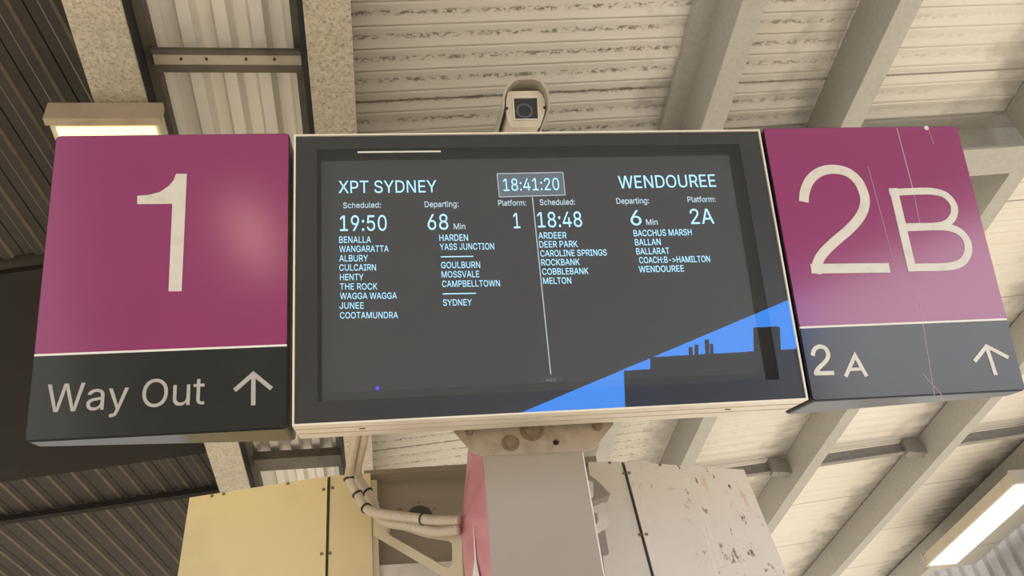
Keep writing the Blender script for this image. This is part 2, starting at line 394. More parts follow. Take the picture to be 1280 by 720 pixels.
bm = bmesh.new(); sl_box(bm, -.03, 4.3, RY0, RY1, 0, .012); sl_box(bm, -.03, 4.3, 2.10, 2.11, .012, .186); sl_box(bm, -.03, 4.3, RY0, RY1, .186, .198)
tag(obj('roof_rafter', bm, M['purlin']), 'grey cross rafter behind the top right corner of the 2B sign', 'rafter', kind='structure')
# bracing channels with their cleats
for x0, x1, lab in ((1.63, 2.36, 'short grey brace between purlins beside the stained housing'), (2.50, 3.29, 'grey brace between the two purlins below the 2A panel'), (3.44, 4.25, 'grey brace at the right edge above the white lamp')):
    t = thing('roof_brace', lab, 'brace', Matrix.Translation(((x0 + x1) / 2, 4.75, ZF + SLOPE * (x0 + x1) / 2)), 'braces between purlins'); t['kind'] = 'structure'
    o0 = t.matrix_world.inverted(); bm = bmesh.new()
    sl_box(bm, x0, x1 + .02, 4.75, 4.756, .12, .192); sl_box(bm, x0, x1 + .02, 4.72, 4.756, .114, .12)
    bm.transform(o0); obj('channel', bm, M['bracing'], t)
    bm = bmesh.new(); X = x1 + .13
    prism(bm, [(X - .125, 4.70, ZF + SLOPE * X + .09), (X - .001, 4.70, ZF + SLOPE * X + .075), (X - .001, 4.70, ZF + SLOPE * X + .12), (X - .02, 4.70, ZF + SLOPE * X + .16), (X - .06, 4.70, ZF + SLOPE * X + .185), (X - .125, 4.70, ZF + SLOPE * X + .185)], (0, .06, 0))
    bm.transform(o0); obj('cleat', bm, M['bracing'], t)
# hat bars across the trough sheet
for y, lab, bolted in ((1.595, 'brown hat-section bar bolted across the ribbed strip above the number 1 sign', True), (3.92, 'dark bar across the ribbed strip below the number 1 sign', False)):
    z = 2.25 + EYE; t = thing('roof_bar', lab, 'bar', Matrix.Translation((-.4, y, z)), 'bars across the ribbed strip'); t['kind'] = 'structure'
    half, h = (.018, .022) if bolted else (.055, .045)
    obj('channel', B(-.206, .206, -half, half, 0, h), M['bar_light' if bolted else 'bar'], t)
    if bolted:
        obj('lip', B(-.208, .206, -half - .015, -half, -.003, .012), M['bar'], t); obj('lip', B(-.208, .206, half, half + .024, -.003, .012), M['bar'], t)
        for x in (-.13, -.06, .05, .13): obj('bolt', cyl(bmesh.new(), (x, -.004, 0), (x, -.004, -.005), .004, n=8), M['dark_seam'], t)
# the dark canopy at left, turned a little from the others
CA = math.radians(-9.4)
def clad(name, y0, y1, z, pitch, rib, label):
    bm = bmesh.new(); x = -6.0; prof = []
    while x < 1.2:
        m = x + (pitch + rib) / 2
        prof += [(x, .0), (x + .008, -.009), (x + rib - .008, -.009), (x + rib, .0), (m - .003, 0), (m, .008), (m + .003, 0)]; x += pitch
    rows = [[bm.verts.new((a, y, b)) for a, b in prof] for y in (y0, y1)]
    for i in range(len(prof) - 1):
        f = bm.faces.new((rows[0][i], rows[0][i + 1], rows[1][i + 1], rows[1][i])); f.material_index = 1 if i % 7 in (0, 2) else 0
    bm.transform(Matrix.Translation((-1, 0, z + EYE)) @ Matrix.Rotation(CA, 4, 'Z'))
    g = bm.verts[:] + bm.edges[:] + bm.faces[:]
    bmesh.ops.bisect_plane(bm, geom=g, plane_co=(-.66, 0, 0), plane_no=(1, 0, 0), clear_outer=True)
    r = bmesh.ops.extrude_face_region(bm, geom=bm.faces[:])
    bmesh.ops.translate(bm, vec=(0, 0, .02), verts=[v for v in r['geom'] if isinstance(v, bmesh.types.BMVert)])
    o = obj(name, bm, [M['dark_roof'], M['rib_highlight']]); tag(o, label, 'roof', kind='structure')
clad('ceiling', .0, 2.60, 2.50, .123, .046, 'dark brown ribbed canopy lining at the upper left corner')
clad('ceiling', 3.9, 9.0, 2.50, .123, .052, 'dark ribbed canopy lining at the lower left corner')
def rotated(bm): bm.transform(Matrix.Translation((-1, 0, EYE)) @ Matrix.Rotation(CA, 4, 'Z')); return bm
bm = rotated(B(-6, .25, 2.62, 4.09, 2.46, 2.66)); tag(obj('canopy_girder', bm, M['dark_girder']), 'broad black girder soffit behind the left edge of the number 1 sign', 'girder', kind='structure')
bm = rotated(cyl(bmesh.new(), (-6, 2.60, 2.50), (.2, 2.60, 2.50), .028)); tag(obj('canopy_rail', bm, M['dark_roof'], smooth=True), 'dark round rail along the girder at the left edge', 'rail', kind='structure')
bm = rotated(B(-6, .25, 4.46, 4.50, 2.45, 2.482)); tag(obj('canopy_batten', bm, M['dark_girder']), 'thin black batten across the lower left ribbed lining', 'batten', kind='structure')
# grey cladding closing the right side
bm = bmesh.new(); y = 3.0; prof = []
while y < 9.2: prof += [(0, y), (0, y + .10), (.03, y + .12), (.03, y + .18), (0, y + .2)]; y += .2
lo = [[bm.verts.new((5.42 + a, b, z)) for a, b in prof] for z in (2.2 + EYE, 3.2 + EYE)]
for i in range(len(prof) - 1): bm.faces.new((lo[0][i], lo[0][i + 1], lo[1][i + 1], lo[1][i]))
r = bmesh.ops.extrude_face_region(bm, geom=bm.faces[:]); bmesh.ops.translate(bm, vec=(.03, 0, 0), verts=[v for v in r['geom'] if isinstance(v, bmesh.types.BMVert)])
tag(obj('wall_right', bm, M['grey_clad']), 'grey ribbed fascia at the lower right corner behind the lamp', 'wall', kind='structure')
# behind the viewer: an added sloping wall to shape the reflection, and the mirrored town
zl = lambda x: -.7211 + .3527 * (x - 1.5767) + EYE
bm = holed(bmesh.new(), [(-4.3, -8, zl(-4.3)), (9.5, -8, zl(9.5)), (9.5, -8, 5.2), (-4.3, -8, 5.2)],
           [[(-2.34, -8, 2.16 + EYE), (-1.87, -8, 2.10 + EYE), (-1.70, -8, 1.34 + EYE), (-1.95, -8, 1.26 + EYE)]], (0, -.08, 0))  # gap added so the warm sky patch mirrors in the left sign
tag(obj('added_rear_wall', bm, M['rear']), 'added dim wall with sloping edge to darken the display reflection', 'wall', kind='structure')
t = thing('building', 'dark town skyline with chimneys and tower mirrored low in the display glass', 'building', Matrix.Translation((12, -30, -7)))
inv = t.matrix_world.inverted()
def bpart(name, x0, x1, z0, z1, dy=.4):
    bm = B(x0, x1, -30 - dy, -30, z0, z1); bm.transform(inv); obj(name, bm, M['city'], t)
bpart('hall', 9.15, 15.4, -7, -1.63); bpart('annexe', 8.08, 9.15, -7, -2.1)
for x, w, z in ((10.64, .12, -1.27), (10.88, .12, -1.2), (11.3, .14, -1.02), (11.5, .1, -1.2)): bpart('chimney', x, x + w, -1.64, z, .12)
bpart('tower', 13.4, 14.35, -1.64, -.68, .4); bpart('mast', 15.05, 15.12, -1.64, .3, .1); bpart('mast', 15.3, 15.42, -1.64, .45, .1)
tag(obj('ground', B(4, 22, -44, -28, -7.3, -7.0), M['concrete']), 'street level far behind the platform', 'ground', kind='structure')

# ------------------------------------------------------------------ the leaning sign row
SB = Matrix(((0.999705, 0.022968, 0.007906), (-0.018460, 0.929927, -0.367280), (-0.015787, 0.367026, 0.930077)))
ST = Vector((0.21723, 1.61916, 1.50470 + EYE))
SU, SN, SV = SB.col[0], SB.col[1], SB.col[2]
def S(px, py, off=0.0):
    p = at(px, py, n=SN, p0=ST + SN * off) - ST
    return Vector((p.dot(SU), p.dot(SV)))
def sign_frame(cx, cz): return Matrix.Translation(ST + SU * cx + SV * cz) @ SB.to_4x4()
TOP, BOT = .326, -.4277
def wedge(x0, x1, z0, z1, dl, dr, r=.012, front=0.0):
    """sign box: rounded front, back set dl deep at its left end and dr at its right"""
    lp = rounded(x0, x1, z0, z1, r, front); bm = bmesh.new()
    a = [bm.verts.new(p) for p in lp]
    b = [bm.verts.new((p[0], dl + (dr - dl) * (p[0] - x0) / (x1 - x0), p[2])) for p in lp]
    bm.faces.new(a); bm.faces.new(b[::-1]).material_index = 1  # unseen back made pale to bounce light onto the roof
    for i in range(len(a)): bm.faces.new((a[i], b[i], b[(i + 1) % len(a)], a[(i + 1) % len(a)]))
    return bm
def panel(x0, x1, z0, z1, y0=-.004, y1=0.0, r=.008): return prism(bmesh.new(), rounded(x0, x1, z0, z1, r, y0), (0, y1 - y0, 0))
# outlines of the plain grotesque letters on the signs and the screen: advance, loops of x, y in thousandths
GLYPHS = {
    '-': (453, [[337,244,337,188,114,188,114,244]]),
    '0': (453, [[227,-7,191,-3,158,7,130,24,105,48,85,77,69,113,57,155,50,202,48,254,50,306,57,353,69,395,85,431,106,461,130,484,159,502,191,512,227,516,262,512,295,502,323,484,348,461,368,431,384,395,396,353,403,306,405,254,403,202,396,155,384,113,368,77,348,48,323,24,295,7,263,-3],[227,50,250,52,271,60,290,74,306,92,320,116,330,144,344,254,330,365,320,393,306,416,290,435,271,449,250,457,227,460,203,457,182,449,163,435,147,416,134,393,123,365,109,254,123,144,134,116,147,92,163,74,182,60,203,52]]),
    '1': (453, [[391,0,391,55,276,55,276,509,197,509,86,427,86,358,201,443,208,448,212,448,212,55,76,55,76,0]]),
    '2': (453, [[64,0,64,47,234,229,282,282,311,327,320,371,319,389,315,405,308,419,298,431,287,441,273,449,258,455,241,458,224,460,205,458,188,454,172,447,159,438,148,427,139,413,132,398,128,381,127,362,66,362,68,391,75,418,86,442,102,464,121,482,143,496,168,507,196,513,225,516,254,513,281,507,306,497,328,482,346,465,361,445,372,423,379,398,381,372,371,318,336,259,267,180,153,60,153,57,389,57,389,0]]),
    '3': (453, [[70,509,70,452,288,452,288,447,157,300,157,248,232,246,274,235,293,223,307,211,323,182,328,165,329,132,324,109,319,99,298,74,276,61,241,51,217,50,164,59,151,65,140,73,123,91,112,114,109,132,44,132,48,103,57,78,74,52,106,23,132,10,158,1,197,-6,241,-6,279,1,310,12,334,27,357,48,370,65,384,91,390,114,393,139,392,168,387,188,371,223,355,244,331,264,307,277,281,286,252,290,221,290,372,460,372,509]]),
    '4': (453, [[311,509,246,508,40,159,40,105,282,105,282,0,343,0,343,105,413,105,413,163,343,163,343,318,282,318,282,163,109,163,113,174]]),
    '5': (453, [[221,-7,192,-5,165,1,140,11,118,25,99,41,83,60,71,82,63,105,60,130,122,130,125,115,130,102,138,89,148,78,160,68,173,60,188,54,204,51,221,50,241,51,259,56,276,64,291,75,304,89,314,104,322,122,326,141,328,162,326,183,321,203,314,221,303,237,290,251,275,262,257,270,238,275,218,277,167,268,128,246,67,253,96,509,366,509,366,452,151,452,134,301,136,301,178,325,229,334,252,332,274,328,294,321,313,311,330,299,345,285,379,231,386,210,390,187,391,163,388,132,381,102,369,76,352,52,332,32,309,15,282,3,253,-4]]),
    '6': (453, [[322,509,252,509,250,507,137,341,81,242,71,213,65,189,65,140,73,100,82,78,98,53,121,29,143,14,170,2,194,-4,230,-7,263,-3,309,13,334,30,352,49,368,72,380,99,388,133,387,190,381,214,370,241,356,262,337,281,313,297,290,306,259,313,232,314,198,308,174,294],[205,264,247,264,262,260,286,247,294,241,313,216,321,200,326,181,326,134,321,115,314,100,290,70,264,55,247,50,230,48,206,50,189,55,162,71,151,82,138,101,126,137,126,180,138,215,146,227,173,252]]),
    '7': (453, [[97,0,323,448,323,452,62,452,62,509,391,509,391,449,165,0]]),
    '8': (453, [[226,-7,193,-5,163,1,136,11,111,25,91,42,74,62,62,84,54,109,52,135,53,156,58,176,65,195,75,212,87,228,101,241,117,252,134,260,153,265,153,267,129,276,109,289,93,308,80,330,73,354,70,380,73,405,79,429,90,450,106,469,124,485,146,498,170,508,197,514,226,516,255,514,282,508,306,498,328,485,346,469,361,450,373,429,379,405,382,380,379,354,372,330,359,308,343,289,323,276,300,267,300,265,319,260,335,252,351,241,365,228,377,212,387,195,395,176,399,156,401,135,398,109,391,84,378,62,362,42,341,25,317,11,289,1,259,-5],[226,49,248,50,267,54,285,60,300,69,313,79,323,91,331,106,335,121,337,139,335,157,330,173,322,189,312,202,298,213,283,223,265,230,247,234,226,235,206,234,187,230,169,223,154,213,140,202,130,189,122,173,117,157,115,139,117,121,121,106,129,91,139,79,152,69,167,60,185,54,205,50],[226,290,244,291,260,294,274,300,287,308,298,318,307,330,314,344,318,359,319,376,318,392,314,407,308,420,299,432,288,442,275,449,260,455,244,459,226,460,208,459,192,455,177,449,164,442,153,432,145,420,138,407,134,392,133,376,134,359,138,344,145,330,154,318,165,308,178,300,193,294,209,291]]),
    '9': (453, [[130,0,200,0,202,2,317,170,371,265,382,294,389,339,388,372,381,407,373,425,353,458,333,479,311,494,283,507,252,514,220,516,194,513,167,506,142,494,122,481,94,450,73,412,66,384,64,358,66,319,70,301,84,267,96,249,118,227,138,213,160,203,197,196,220,195,254,201,279,216],[205,459,247,459,262,455,280,446,305,423,323,388,327,363,327,337,322,311,307,282,294,267,264,249,222,243,202,246,175,256,147,281,139,293,131,312,127,329,125,356,129,383,138,408,147,422,173,446]]),
    ':': (188, [[95,-4,83,-3,73,1,63,9,55,18,51,29,50,41,51,53,55,64,63,73,73,81,83,85,95,87,107,85,118,81,128,73,135,64,140,53,141,41,140,29,135,18,128,9,118,1,107,-3],[95,271,83,272,73,277,63,284,55,294,51,304,50,316,51,328,55,339,63,349,73,356,83,360,95,362,107,360,118,356,128,349,135,339,140,328,141,316,140,304,135,294,128,284,118,277,107,272]]),
    '>': (453, [[65,383,66,315,308,201,308,197,301,193,66,82,65,15,387,178,386,221]]),
    'A': (480, [[201,509,16,0,86,1,135,142,345,142,395,0,463,0,277,508],[238,456,289,295,324,199,155,199,193,306]]),
    'B': (456, [[60,0,60,509,241,509,274,507,304,501,329,491,350,477,367,461,381,442,390,421,396,398,398,374,397,353,393,336,387,320,378,307,368,295,356,286,315,267,315,262,331,260,347,254,363,245,378,234,391,220,402,203,411,184,416,161,418,136,416,111,410,88,400,67,386,48,368,31,344,18,317,8,284,2,247,0],[125,57,245,57,281,60,309,67,330,80,344,96,353,115,355,137,354,153,350,169,342,184,333,197,320,209,306,218,289,225,269,229,248,231,125,231],[125,285,238,285,256,287,273,290,288,296,302,304,314,314,323,326,330,340,335,355,336,372,333,393,326,412,313,429,294,442,270,449,240,452,125,452]]),
    'C': (510, [[267,-7,225,-3,186,7,150,25,119,49,92,79,70,115,53,157,44,203,40,254,44,305,53,352,70,393,92,429,119,459,150,484,186,501,225,512,267,516,340,504,402,471,448,418,459,397,467,373,473,348,408,348,389,395,357,428,315,449,267,456,237,453,209,445,184,432,161,414,141,391,125,364,113,332,106,295,103,254,106,213,113,177,125,145,141,117,161,94,184,76,210,63,237,56,267,53,315,60,357,81,389,114,408,160,473,160,467,135,459,112,448,91,402,38,341,5]]),
    'D': (502, [[60,0,226,0,270,3,310,13,352,31,385,54,411,82,421,98,434,120,448,155,458,202,462,247,458,309,449,353,435,388,414,424,385,456,354,478,313,496,268,506,232,509,60,509],[125,57,125,452,228,452,253,450,289,442,321,428,344,411,364,389,380,360,391,327,398,287,398,223,390,179,378,146,363,121,340,96,319,81,289,68,256,60,220,57]]),
    'E': (419, [[60,0,60,509,372,509,372,452,125,452,125,286,355,286,355,229,125,229,125,57,375,57,375,0]]),
    'G': (520, [[269,516,221,512,183,501,166,493,148,484,121,463,91,430,69,394,53,353,43,307,40,248,43,201,53,156,69,115,90,80,111,56,147,26,184,7,223,-3,274,-7,310,-4,342,4,376,18,407,38,431,61,451,90,464,118,475,158,478,192,478,256,283,256,283,199,415,199,410,157,396,122,382,101,366,85,346,71,328,63,298,55,275,53,236,56,212,62,182,77,143,114,125,144,112,180,106,211,103,249,106,297,113,333,125,365,141,393,164,418,182,432,208,445,240,454,269,456,313,449,358,426,387,394,408,349,474,349,449,417,404,469,341,504]]),
    'H': (517, [[60,0,60,509,125,509,125,289,392,289,392,509,457,509,457,0,392,0,392,232,125,232,125,0]]),
    'I': (300, [[31,0,31,57,118,57,118,452,31,452,31,509,269,509,269,452,183,452,183,57,269,57,269,0]]),
    'J': (396, [[185,-7,143,-2,106,11,75,33,52,63,38,100,33,145,33,173,98,173,98,145,100,117,108,93,122,74,139,61,160,53,185,50,209,53,230,61,248,74,261,93,269,117,272,145,272,509,336,509,336,145,332,100,318,63,294,33,263,11,227,-2]]),
    'K': (467, [[449,0,243,288,448,509,364,509,175,305,125,242,125,509,60,509,60,0,125,0,125,168,197,244,201,242,372,0]]),
    'L': (393, [[60,0,60,509,125,509,125,57,361,57,361,0]]),
    'M': (628, [[60,509,60,0,122,0,122,356,120,433,170,290,286,0,342,0,456,289,497,404,506,436,504,0,568,0,568,509,476,509,353,191,315,73,277,189,153,508]]),
    'N': (523, [[60,509,60,0,125,0,125,314,120,430,199,294,386,1,463,0,463,509,399,509,399,148,403,78,362,154,137,509]]),
    'O': (533, [[267,-7,225,-3,186,7,150,25,119,49,92,79,70,115,53,157,44,203,40,254,44,305,53,352,70,393,92,429,119,459,150,484,186,501,225,512,267,516,309,512,348,501,384,484,415,459,442,429,464,393,480,352,490,305,493,254,490,203,480,157,464,115,442,79,415,49,384,25,348,7,309,-3],[267,53,296,55,324,63,349,76,372,94,392,116,408,144,420,176,428,213,430,254,428,295,420,332,408,365,392,392,372,415,349,433,324,446,296,453,267,456,237,453,210,445,184,433,161,415,142,392,125,364,113,332,106,295,103,254,106,213,113,176,125,144,142,117,161,94,184,76,210,63,237,55]]),
    'P': (445, [[60,0,125,0,125,186,243,186,274,188,306,195,333,207,357,223,375,242,390,264,400,289,407,316,409,339,407,380,392,427,376,452,356,472,335,486,303,500,267,507,242,509,60,509],[125,242,125,452,260,451,298,439,325,416,334,401,341,379,344,360,344,335,341,316,334,295,324,278,313,266,285,250,259,244,238,242]]),
    'R': (449, [[60,509,60,0,125,0,125,198,244,199,247,199,352,1,428,0,314,208,316,211,334,217,357,232,378,252,390,270,402,298,409,343,407,384,401,410,389,436,377,455,356,474,334,489,307,500,282,505,243,509],[125,452,261,451,297,441,313,431,326,419,335,404,340,391,345,364,344,330,335,301,327,289,314,276,299,267,266,257,244,255,125,255]]),
    'S': (447, [[224,-9,188,-7,156,-1,128,9,102,23,81,40,64,60,51,83,42,109,38,137,104,137,108,118,114,102,123,88,136,76,150,66,166,59,224,49,286,60,303,69,317,79,329,92,338,106,344,122,346,139,344,154,340,168,332,179,296,205,245,222,184,239,145,253,112,269,86,289,67,313,56,341,52,372,54,400,62,425,75,448,92,468,113,484,138,498,165,508,195,514,227,516,259,514,289,508,316,498,340,484,360,468,377,449,390,427,398,403,401,378,337,378,332,402,320,421,302,437,280,449,254,456,225,459,204,457,185,454,167,448,152,440,139,430,129,418,121,405,117,391,115,376,117,359,122,345,131,334,169,308,212,293,264,279,312,264,359,238,372,226,384,213,395,198,402,180,407,161,408,139,406,112,399,87,386,64,370,43,349,25,323,11,294,0,261,-7]]),
    'T': (449, [[32,452,32,509,417,509,417,452,257,452,257,0,193,0,193,452]]),
    'U': (517, [[259,-8,220,-6,186,2,154,15,126,33,103,55,85,80,71,108,63,140,60,173,60,509,124,509,124,178,126,155,132,133,141,113,153,95,169,80,187,68,208,59,232,53,259,52,285,53,309,59,331,68,349,80,364,95,377,113,385,133,391,155,393,178,393,509,457,509,457,173,454,140,446,108,433,80,414,55,391,33,363,15,332,2,297,-6]]),
    'V': (480, [[16,509,204,0,278,0,463,509,395,509,394,507,282,184,242,52,191,211,85,508]]),
    'W': (686, [[670,509,603,509,602,507,510,147,493,63,463,195,381,508,306,509,211,147,194,62,164,195,83,508,16,509,155,0,231,1,316,313,335,392,342,434,344,434,351,390,370,314,454,2,455,0,530,0]]),
    'X': (474, [[18,0,91,0,180,125,222,190,237,218,265,169,382,0,456,0,276,262,446,509,374,509,272,362,238,303,203,364,105,509,30,509,198,265,200,259]]),
    'Y': (472, [[203,0,268,0,268,209,455,509,380,508,280,345,251,294,237,260,220,297,197,337,93,507,91,509,16,509,203,209]]),
    'a': (389, [[160,-9,137,-7,115,-3,94,5,76,15,60,29,48,45,38,63,32,84,30,108,32,128,36,146,43,161,53,174,64,184,78,193,125,211,178,220,234,227,265,235,271,240,274,246,276,255,276,257,275,272,272,285,267,297,260,307,251,315,240,322,196,331,149,322,118,301,100,274,41,291,51,313,64,331,79,346,95,358,114,368,133,375,194,384,239,379,286,360,300,350,312,336,322,320,330,301,335,278,337,251,337,0,277,0,277,52,272,52,252,25,215,1],[170,45,192,47,211,51,228,59,242,68,254,80,263,93,270,108,274,122,276,138,276,190,259,182,231,176,200,171,175,168,134,159,103,139,97,130,93,118,92,105,93,93,96,82,102,72,109,64,119,57,130,52]]),
    'c': (396, [[207,-8,174,-5,144,3,117,16,93,35,72,58,56,85,44,116,37,150,34,187,37,225,44,260,56,291,72,318,93,341,117,360,144,374,174,382,207,384,260,377,305,356,340,322,362,277,303,262,290,289,270,311,242,325,207,330,184,328,163,321,145,310,130,296,118,278,108,258,96,187,108,117,118,97,130,80,145,66,163,55,184,49,207,46,243,52,271,66,292,89,304,117,363,102,341,56,306,21,261,-1]]),
    'd': (424, [[195,-8,165,-6,137,3,111,16,89,34,70,57,55,84,43,116,36,151,34,189,36,227,43,261,55,293,70,320,89,342,112,361,137,374,165,382,196,384,218,383,237,379,253,373,287,346,306,319,311,319,311,509,372,509,372,0,313,0,313,59,307,59,287,31,252,4,236,-3,217,-7],[205,47,226,49,246,55,263,65,278,78,290,95,299,115,306,138,310,162,312,189,310,216,306,241,300,263,290,282,278,299,263,312,246,322,227,328,205,330,182,328,162,322,145,311,130,298,118,281,108,261,102,239,98,215,96,189,98,163,102,139,109,117,118,97,130,80,145,66,162,55,182,49]]),
    'e': (404, [[170,382,143,374,114,359,100,348,71,318,55,291,44,259,36,226,35,212,36,158,43,119,56,84,71,59,94,33,118,15,144,3,175,-5,222,-8,258,-4,292,8,328,32,350,57,359,73,365,91,306,105,287,75,255,53,215,46,188,48,168,53,152,60,137,71,120,89,110,105,102,126,97,169,371,169,371,215,366,254,357,284,347,306,321,340,298,359,264,375,209,384],[97,221,97,233,107,266,127,297,145,313,163,323,199,330,223,329,245,324,264,314,275,304,299,268,309,222]]),
    'f': (254, [[81,0,142,0,142,327,228,327,228,379,142,379,142,425,146,447,158,464,163,468,176,472,201,474,217,472,227,468,243,519,242,522,217,528,177,530,150,525,122,512,96,487,86,468,81,439,81,379,6,379,6,327,81,327]]),
    'g': (425, [[207,-151,134,-140,82,-110,51,-69,101,-41,122,-66,154,-88,207,-97,236,-95,261,-87,282,-75,298,-58,308,-34,311,-6,311,68,306,68,287,41,252,16,236,10,217,6,195,5,165,7,138,14,113,27,90,43,71,65,55,90,43,120,36,154,34,191,36,229,43,263,55,293,71,320,90,342,112,361,138,374,166,382,196,384,218,383,237,379,253,373,288,346,308,319,313,319,313,379,372,379,372,-9,370,-40,363,-67,350,-90,334,-109,314,-124,291,-136,265,-144,237,-149],[205,59,227,61,246,66,264,75,278,87,290,103,300,121,307,142,311,166,312,193,311,219,307,242,300,264,291,283,279,299,264,312,247,322,227,328,205,330,182,328,163,322,145,312,130,298,118,282,109,262,102,241,98,218,96,193,98,167,102,144,109,123,118,104,131,88,145,76,163,66,183,61]]),
    'h': (410, [[357,0,357,250,351,296,341,322,329,340,316,354,296,369,254,383,219,384,198,382,176,375,151,362,130,342,114,315,114,509,53,509,53,0,114,0,114,235,119,267,126,284,149,310,175,324,200,329,232,327,257,318,274,304,287,285,293,265,296,241,296,0]]),
    'i': (167, [[53,0,53,379,114,379,114,0],[84,443,73,444,63,448,54,455,47,463,43,472,41,483,43,494,47,504,54,512,63,518,73,522,84,524,95,522,105,518,114,512,121,504,125,494,126,483,125,472,121,463,114,455,105,448,95,444]]),
    'l': (189, [[139,-2,112,0,91,8,74,20,62,37,55,59,53,84,53,509,114,509,114,99,114,83,117,71,120,62,126,57,135,53,146,52,160,53,170,54,181,3,162,-1]]),
    'm': (610, [[557,0,556,278,550,309,544,323,530,346,515,361,494,374,460,385,425,386,396,381,372,371,352,358,326,330,317,310,315,319,303,343,287,362,269,375,253,381,216,386,171,376,150,363,130,344,122,332,112,309,112,379,53,379,53,0,114,0,115,259,126,290,147,314,170,326,191,330,216,329,239,322,253,312,265,298,272,282,274,266,274,0,335,0,336,264,345,291,366,315,386,326,409,330,440,329,455,324,474,313,487,295,493,281,496,259,496,0]]),
    'n': (410, [[357,0,356,265,350,300,341,322,329,340,313,357,299,367,274,378,242,384,198,382,176,375,151,362,130,342,112,311,112,379,53,379,53,0,114,0,114,235,119,267,126,284,149,310,175,324,200,329,232,327,257,318,274,304,287,285,293,265,296,241,296,0]]),
    'o': (415, [[207,-8,174,-5,144,3,117,16,93,35,72,58,56,85,44,116,37,150,34,187,37,225,44,260,56,291,72,318,93,341,117,360,144,374,174,382,207,384,241,382,271,374,299,360,323,341,343,318,359,291,371,260,379,225,381,187,379,150,371,116,359,85,343,58,323,35,299,16,271,3,241,-5],[207,46,231,49,252,55,270,66,285,80,298,97,307,117,319,187,307,258,298,278,285,296,270,310,252,321,231,328,207,330,184,328,163,321,145,310,130,296,118,278,108,258,96,187,108,117,118,97,130,80,145,66,163,55,184,49]]),
    'p': (424, [[53,-143,53,379,112,379,112,319,118,319,137,346,171,373,188,379,207,383,229,384,259,382,287,374,313,361,335,342,354,320,370,293,381,261,388,227,390,189,388,151,381,116,370,84,355,57,336,34,313,16,288,3,260,-6,229,-8,208,-7,189,-3,173,4,138,31,118,59,114,59,114,-143],[220,47,242,49,262,55,279,66,294,80,306,97,316,117,323,139,327,163,328,189,327,215,323,239,316,261,307,281,295,298,280,311,262,322,243,328,220,330,198,328,178,322,161,312,147,299,134,282,125,263,118,241,114,216,113,189,114,162,118,138,125,115,135,95,147,78,162,65,179,55,198,49]]),
    'r': (259, [[53,0,53,379,112,379,112,321,115,321,124,339,137,354,152,367,171,377,191,383,213,385,229,384,243,384,243,322,230,324,207,326,190,324,174,321,159,315,146,306,135,296,126,284,119,269,115,254,114,237,114,0]]),
    't': (227, [[211,1,213,5,202,54,164,50,142,56,130,70,126,93,126,327,204,327,204,379,126,379,126,471,65,471,65,379,6,379,6,327,65,327,65,90,68,63,78,39,90,23,115,6,137,-1,164,-4,194,-3]]),
    'u': (410, [[53,379,54,107,60,81,67,63,85,35,98,22,116,10,134,2,177,-5,210,-3,235,5,258,17,279,37,298,68,298,0,357,0,357,379,296,379,296,140,291,114,280,91,264,71,235,55,208,50,174,53,152,62,135,77,123,96,116,116,114,139,114,379]]),
    'y': (389, [[47,-139,63,-143,93,-145,136,-137,154,-128,177,-108,207,-52,371,379,305,379,226,162,195,61,164,160,85,378,17,379,163,1,152,-35,133,-70,123,-81,105,-89,61,-86]]),
    ' ': (188, []),
}
CAPH = max(GLYPHS['H'][1][0][1::2])
def font_mesh(line, y0, y1, mat, name, parent, org):
    """line: (string, left pixel x, baseline y, right pixel x, baseline y, cap height in pixels)"""
    s, xa, ya, xb, yb, cap = line
    glyphs, x = [], 0
    for ch in s:
        adv, loops = GLYPHS[ch]; glyphs.append((x, loops)); x += adv
    xs = [gx + v for gx, loops in glyphs for lp in loops for v in lp[0::2]]; x0, x1 = min(xs), max(xs)
    pa, pb = S(xa, ya, y0), S(xb, yb, y0); pc = S(xa, ya - cap, y0)
    kx = (pb.x - pa.x) / (x1 - x0); kz = (pc.y - pa.y) / CAPH; tilt = (pb.y - pa.y) / (pb.x - pa.x)
    def pt(gx, a, b):
        u = (gx + a - x0) * kx
        return (pa.x + u - org[0], y0, pa.y + tilt * u + b * kz - org[1])
    bm = bmesh.new()
    for gx, loops in glyphs:
        if not loops: continue
        lps = [[pt(gx, a, b) for a, b in zip(lp[0::2], lp[1::2])] for lp in loops]
        box_ = lambda l: (min(p[0] for p in l), max(p[0] for p in l), min(p[2] for p in l), max(p[2] for p in l))
        bs = [box_(l) for l in lps]; outer = []
        for i, l in enumerate(lps):                       # a loop inside another is a hole of it
            host = [j for j in range(len(lps)) if j != i and bs[j][0] < bs[i][0] and bs[j][1] > bs[i][1] and bs[j][2] < bs[i][2] and bs[j][3] > bs[i][3]]
            if not host: outer.append(i)
        for i in outer:
            holes = [lps[j] for j in range(len(lps)) if j not in outer and bs[i][0] < bs[j][0] and bs[i][1] > bs[j][1] and bs[i][2] < bs[j][2] and bs[i][3] > bs[j][3]]
            b2 = bmesh.new(); holed(b2, lps[i], holes, (0, y1 - y0, 0))
            me = D.meshes.new('t'); b2.to_mesh(me); b2.free(); bm.from_mesh(me); D.meshes.remove(me)
    return obj(name, bm, mat, parent)
def loc2(pts, org, off=-.004): return [S(px, py, off) - Vector(org) for px, py in pts]

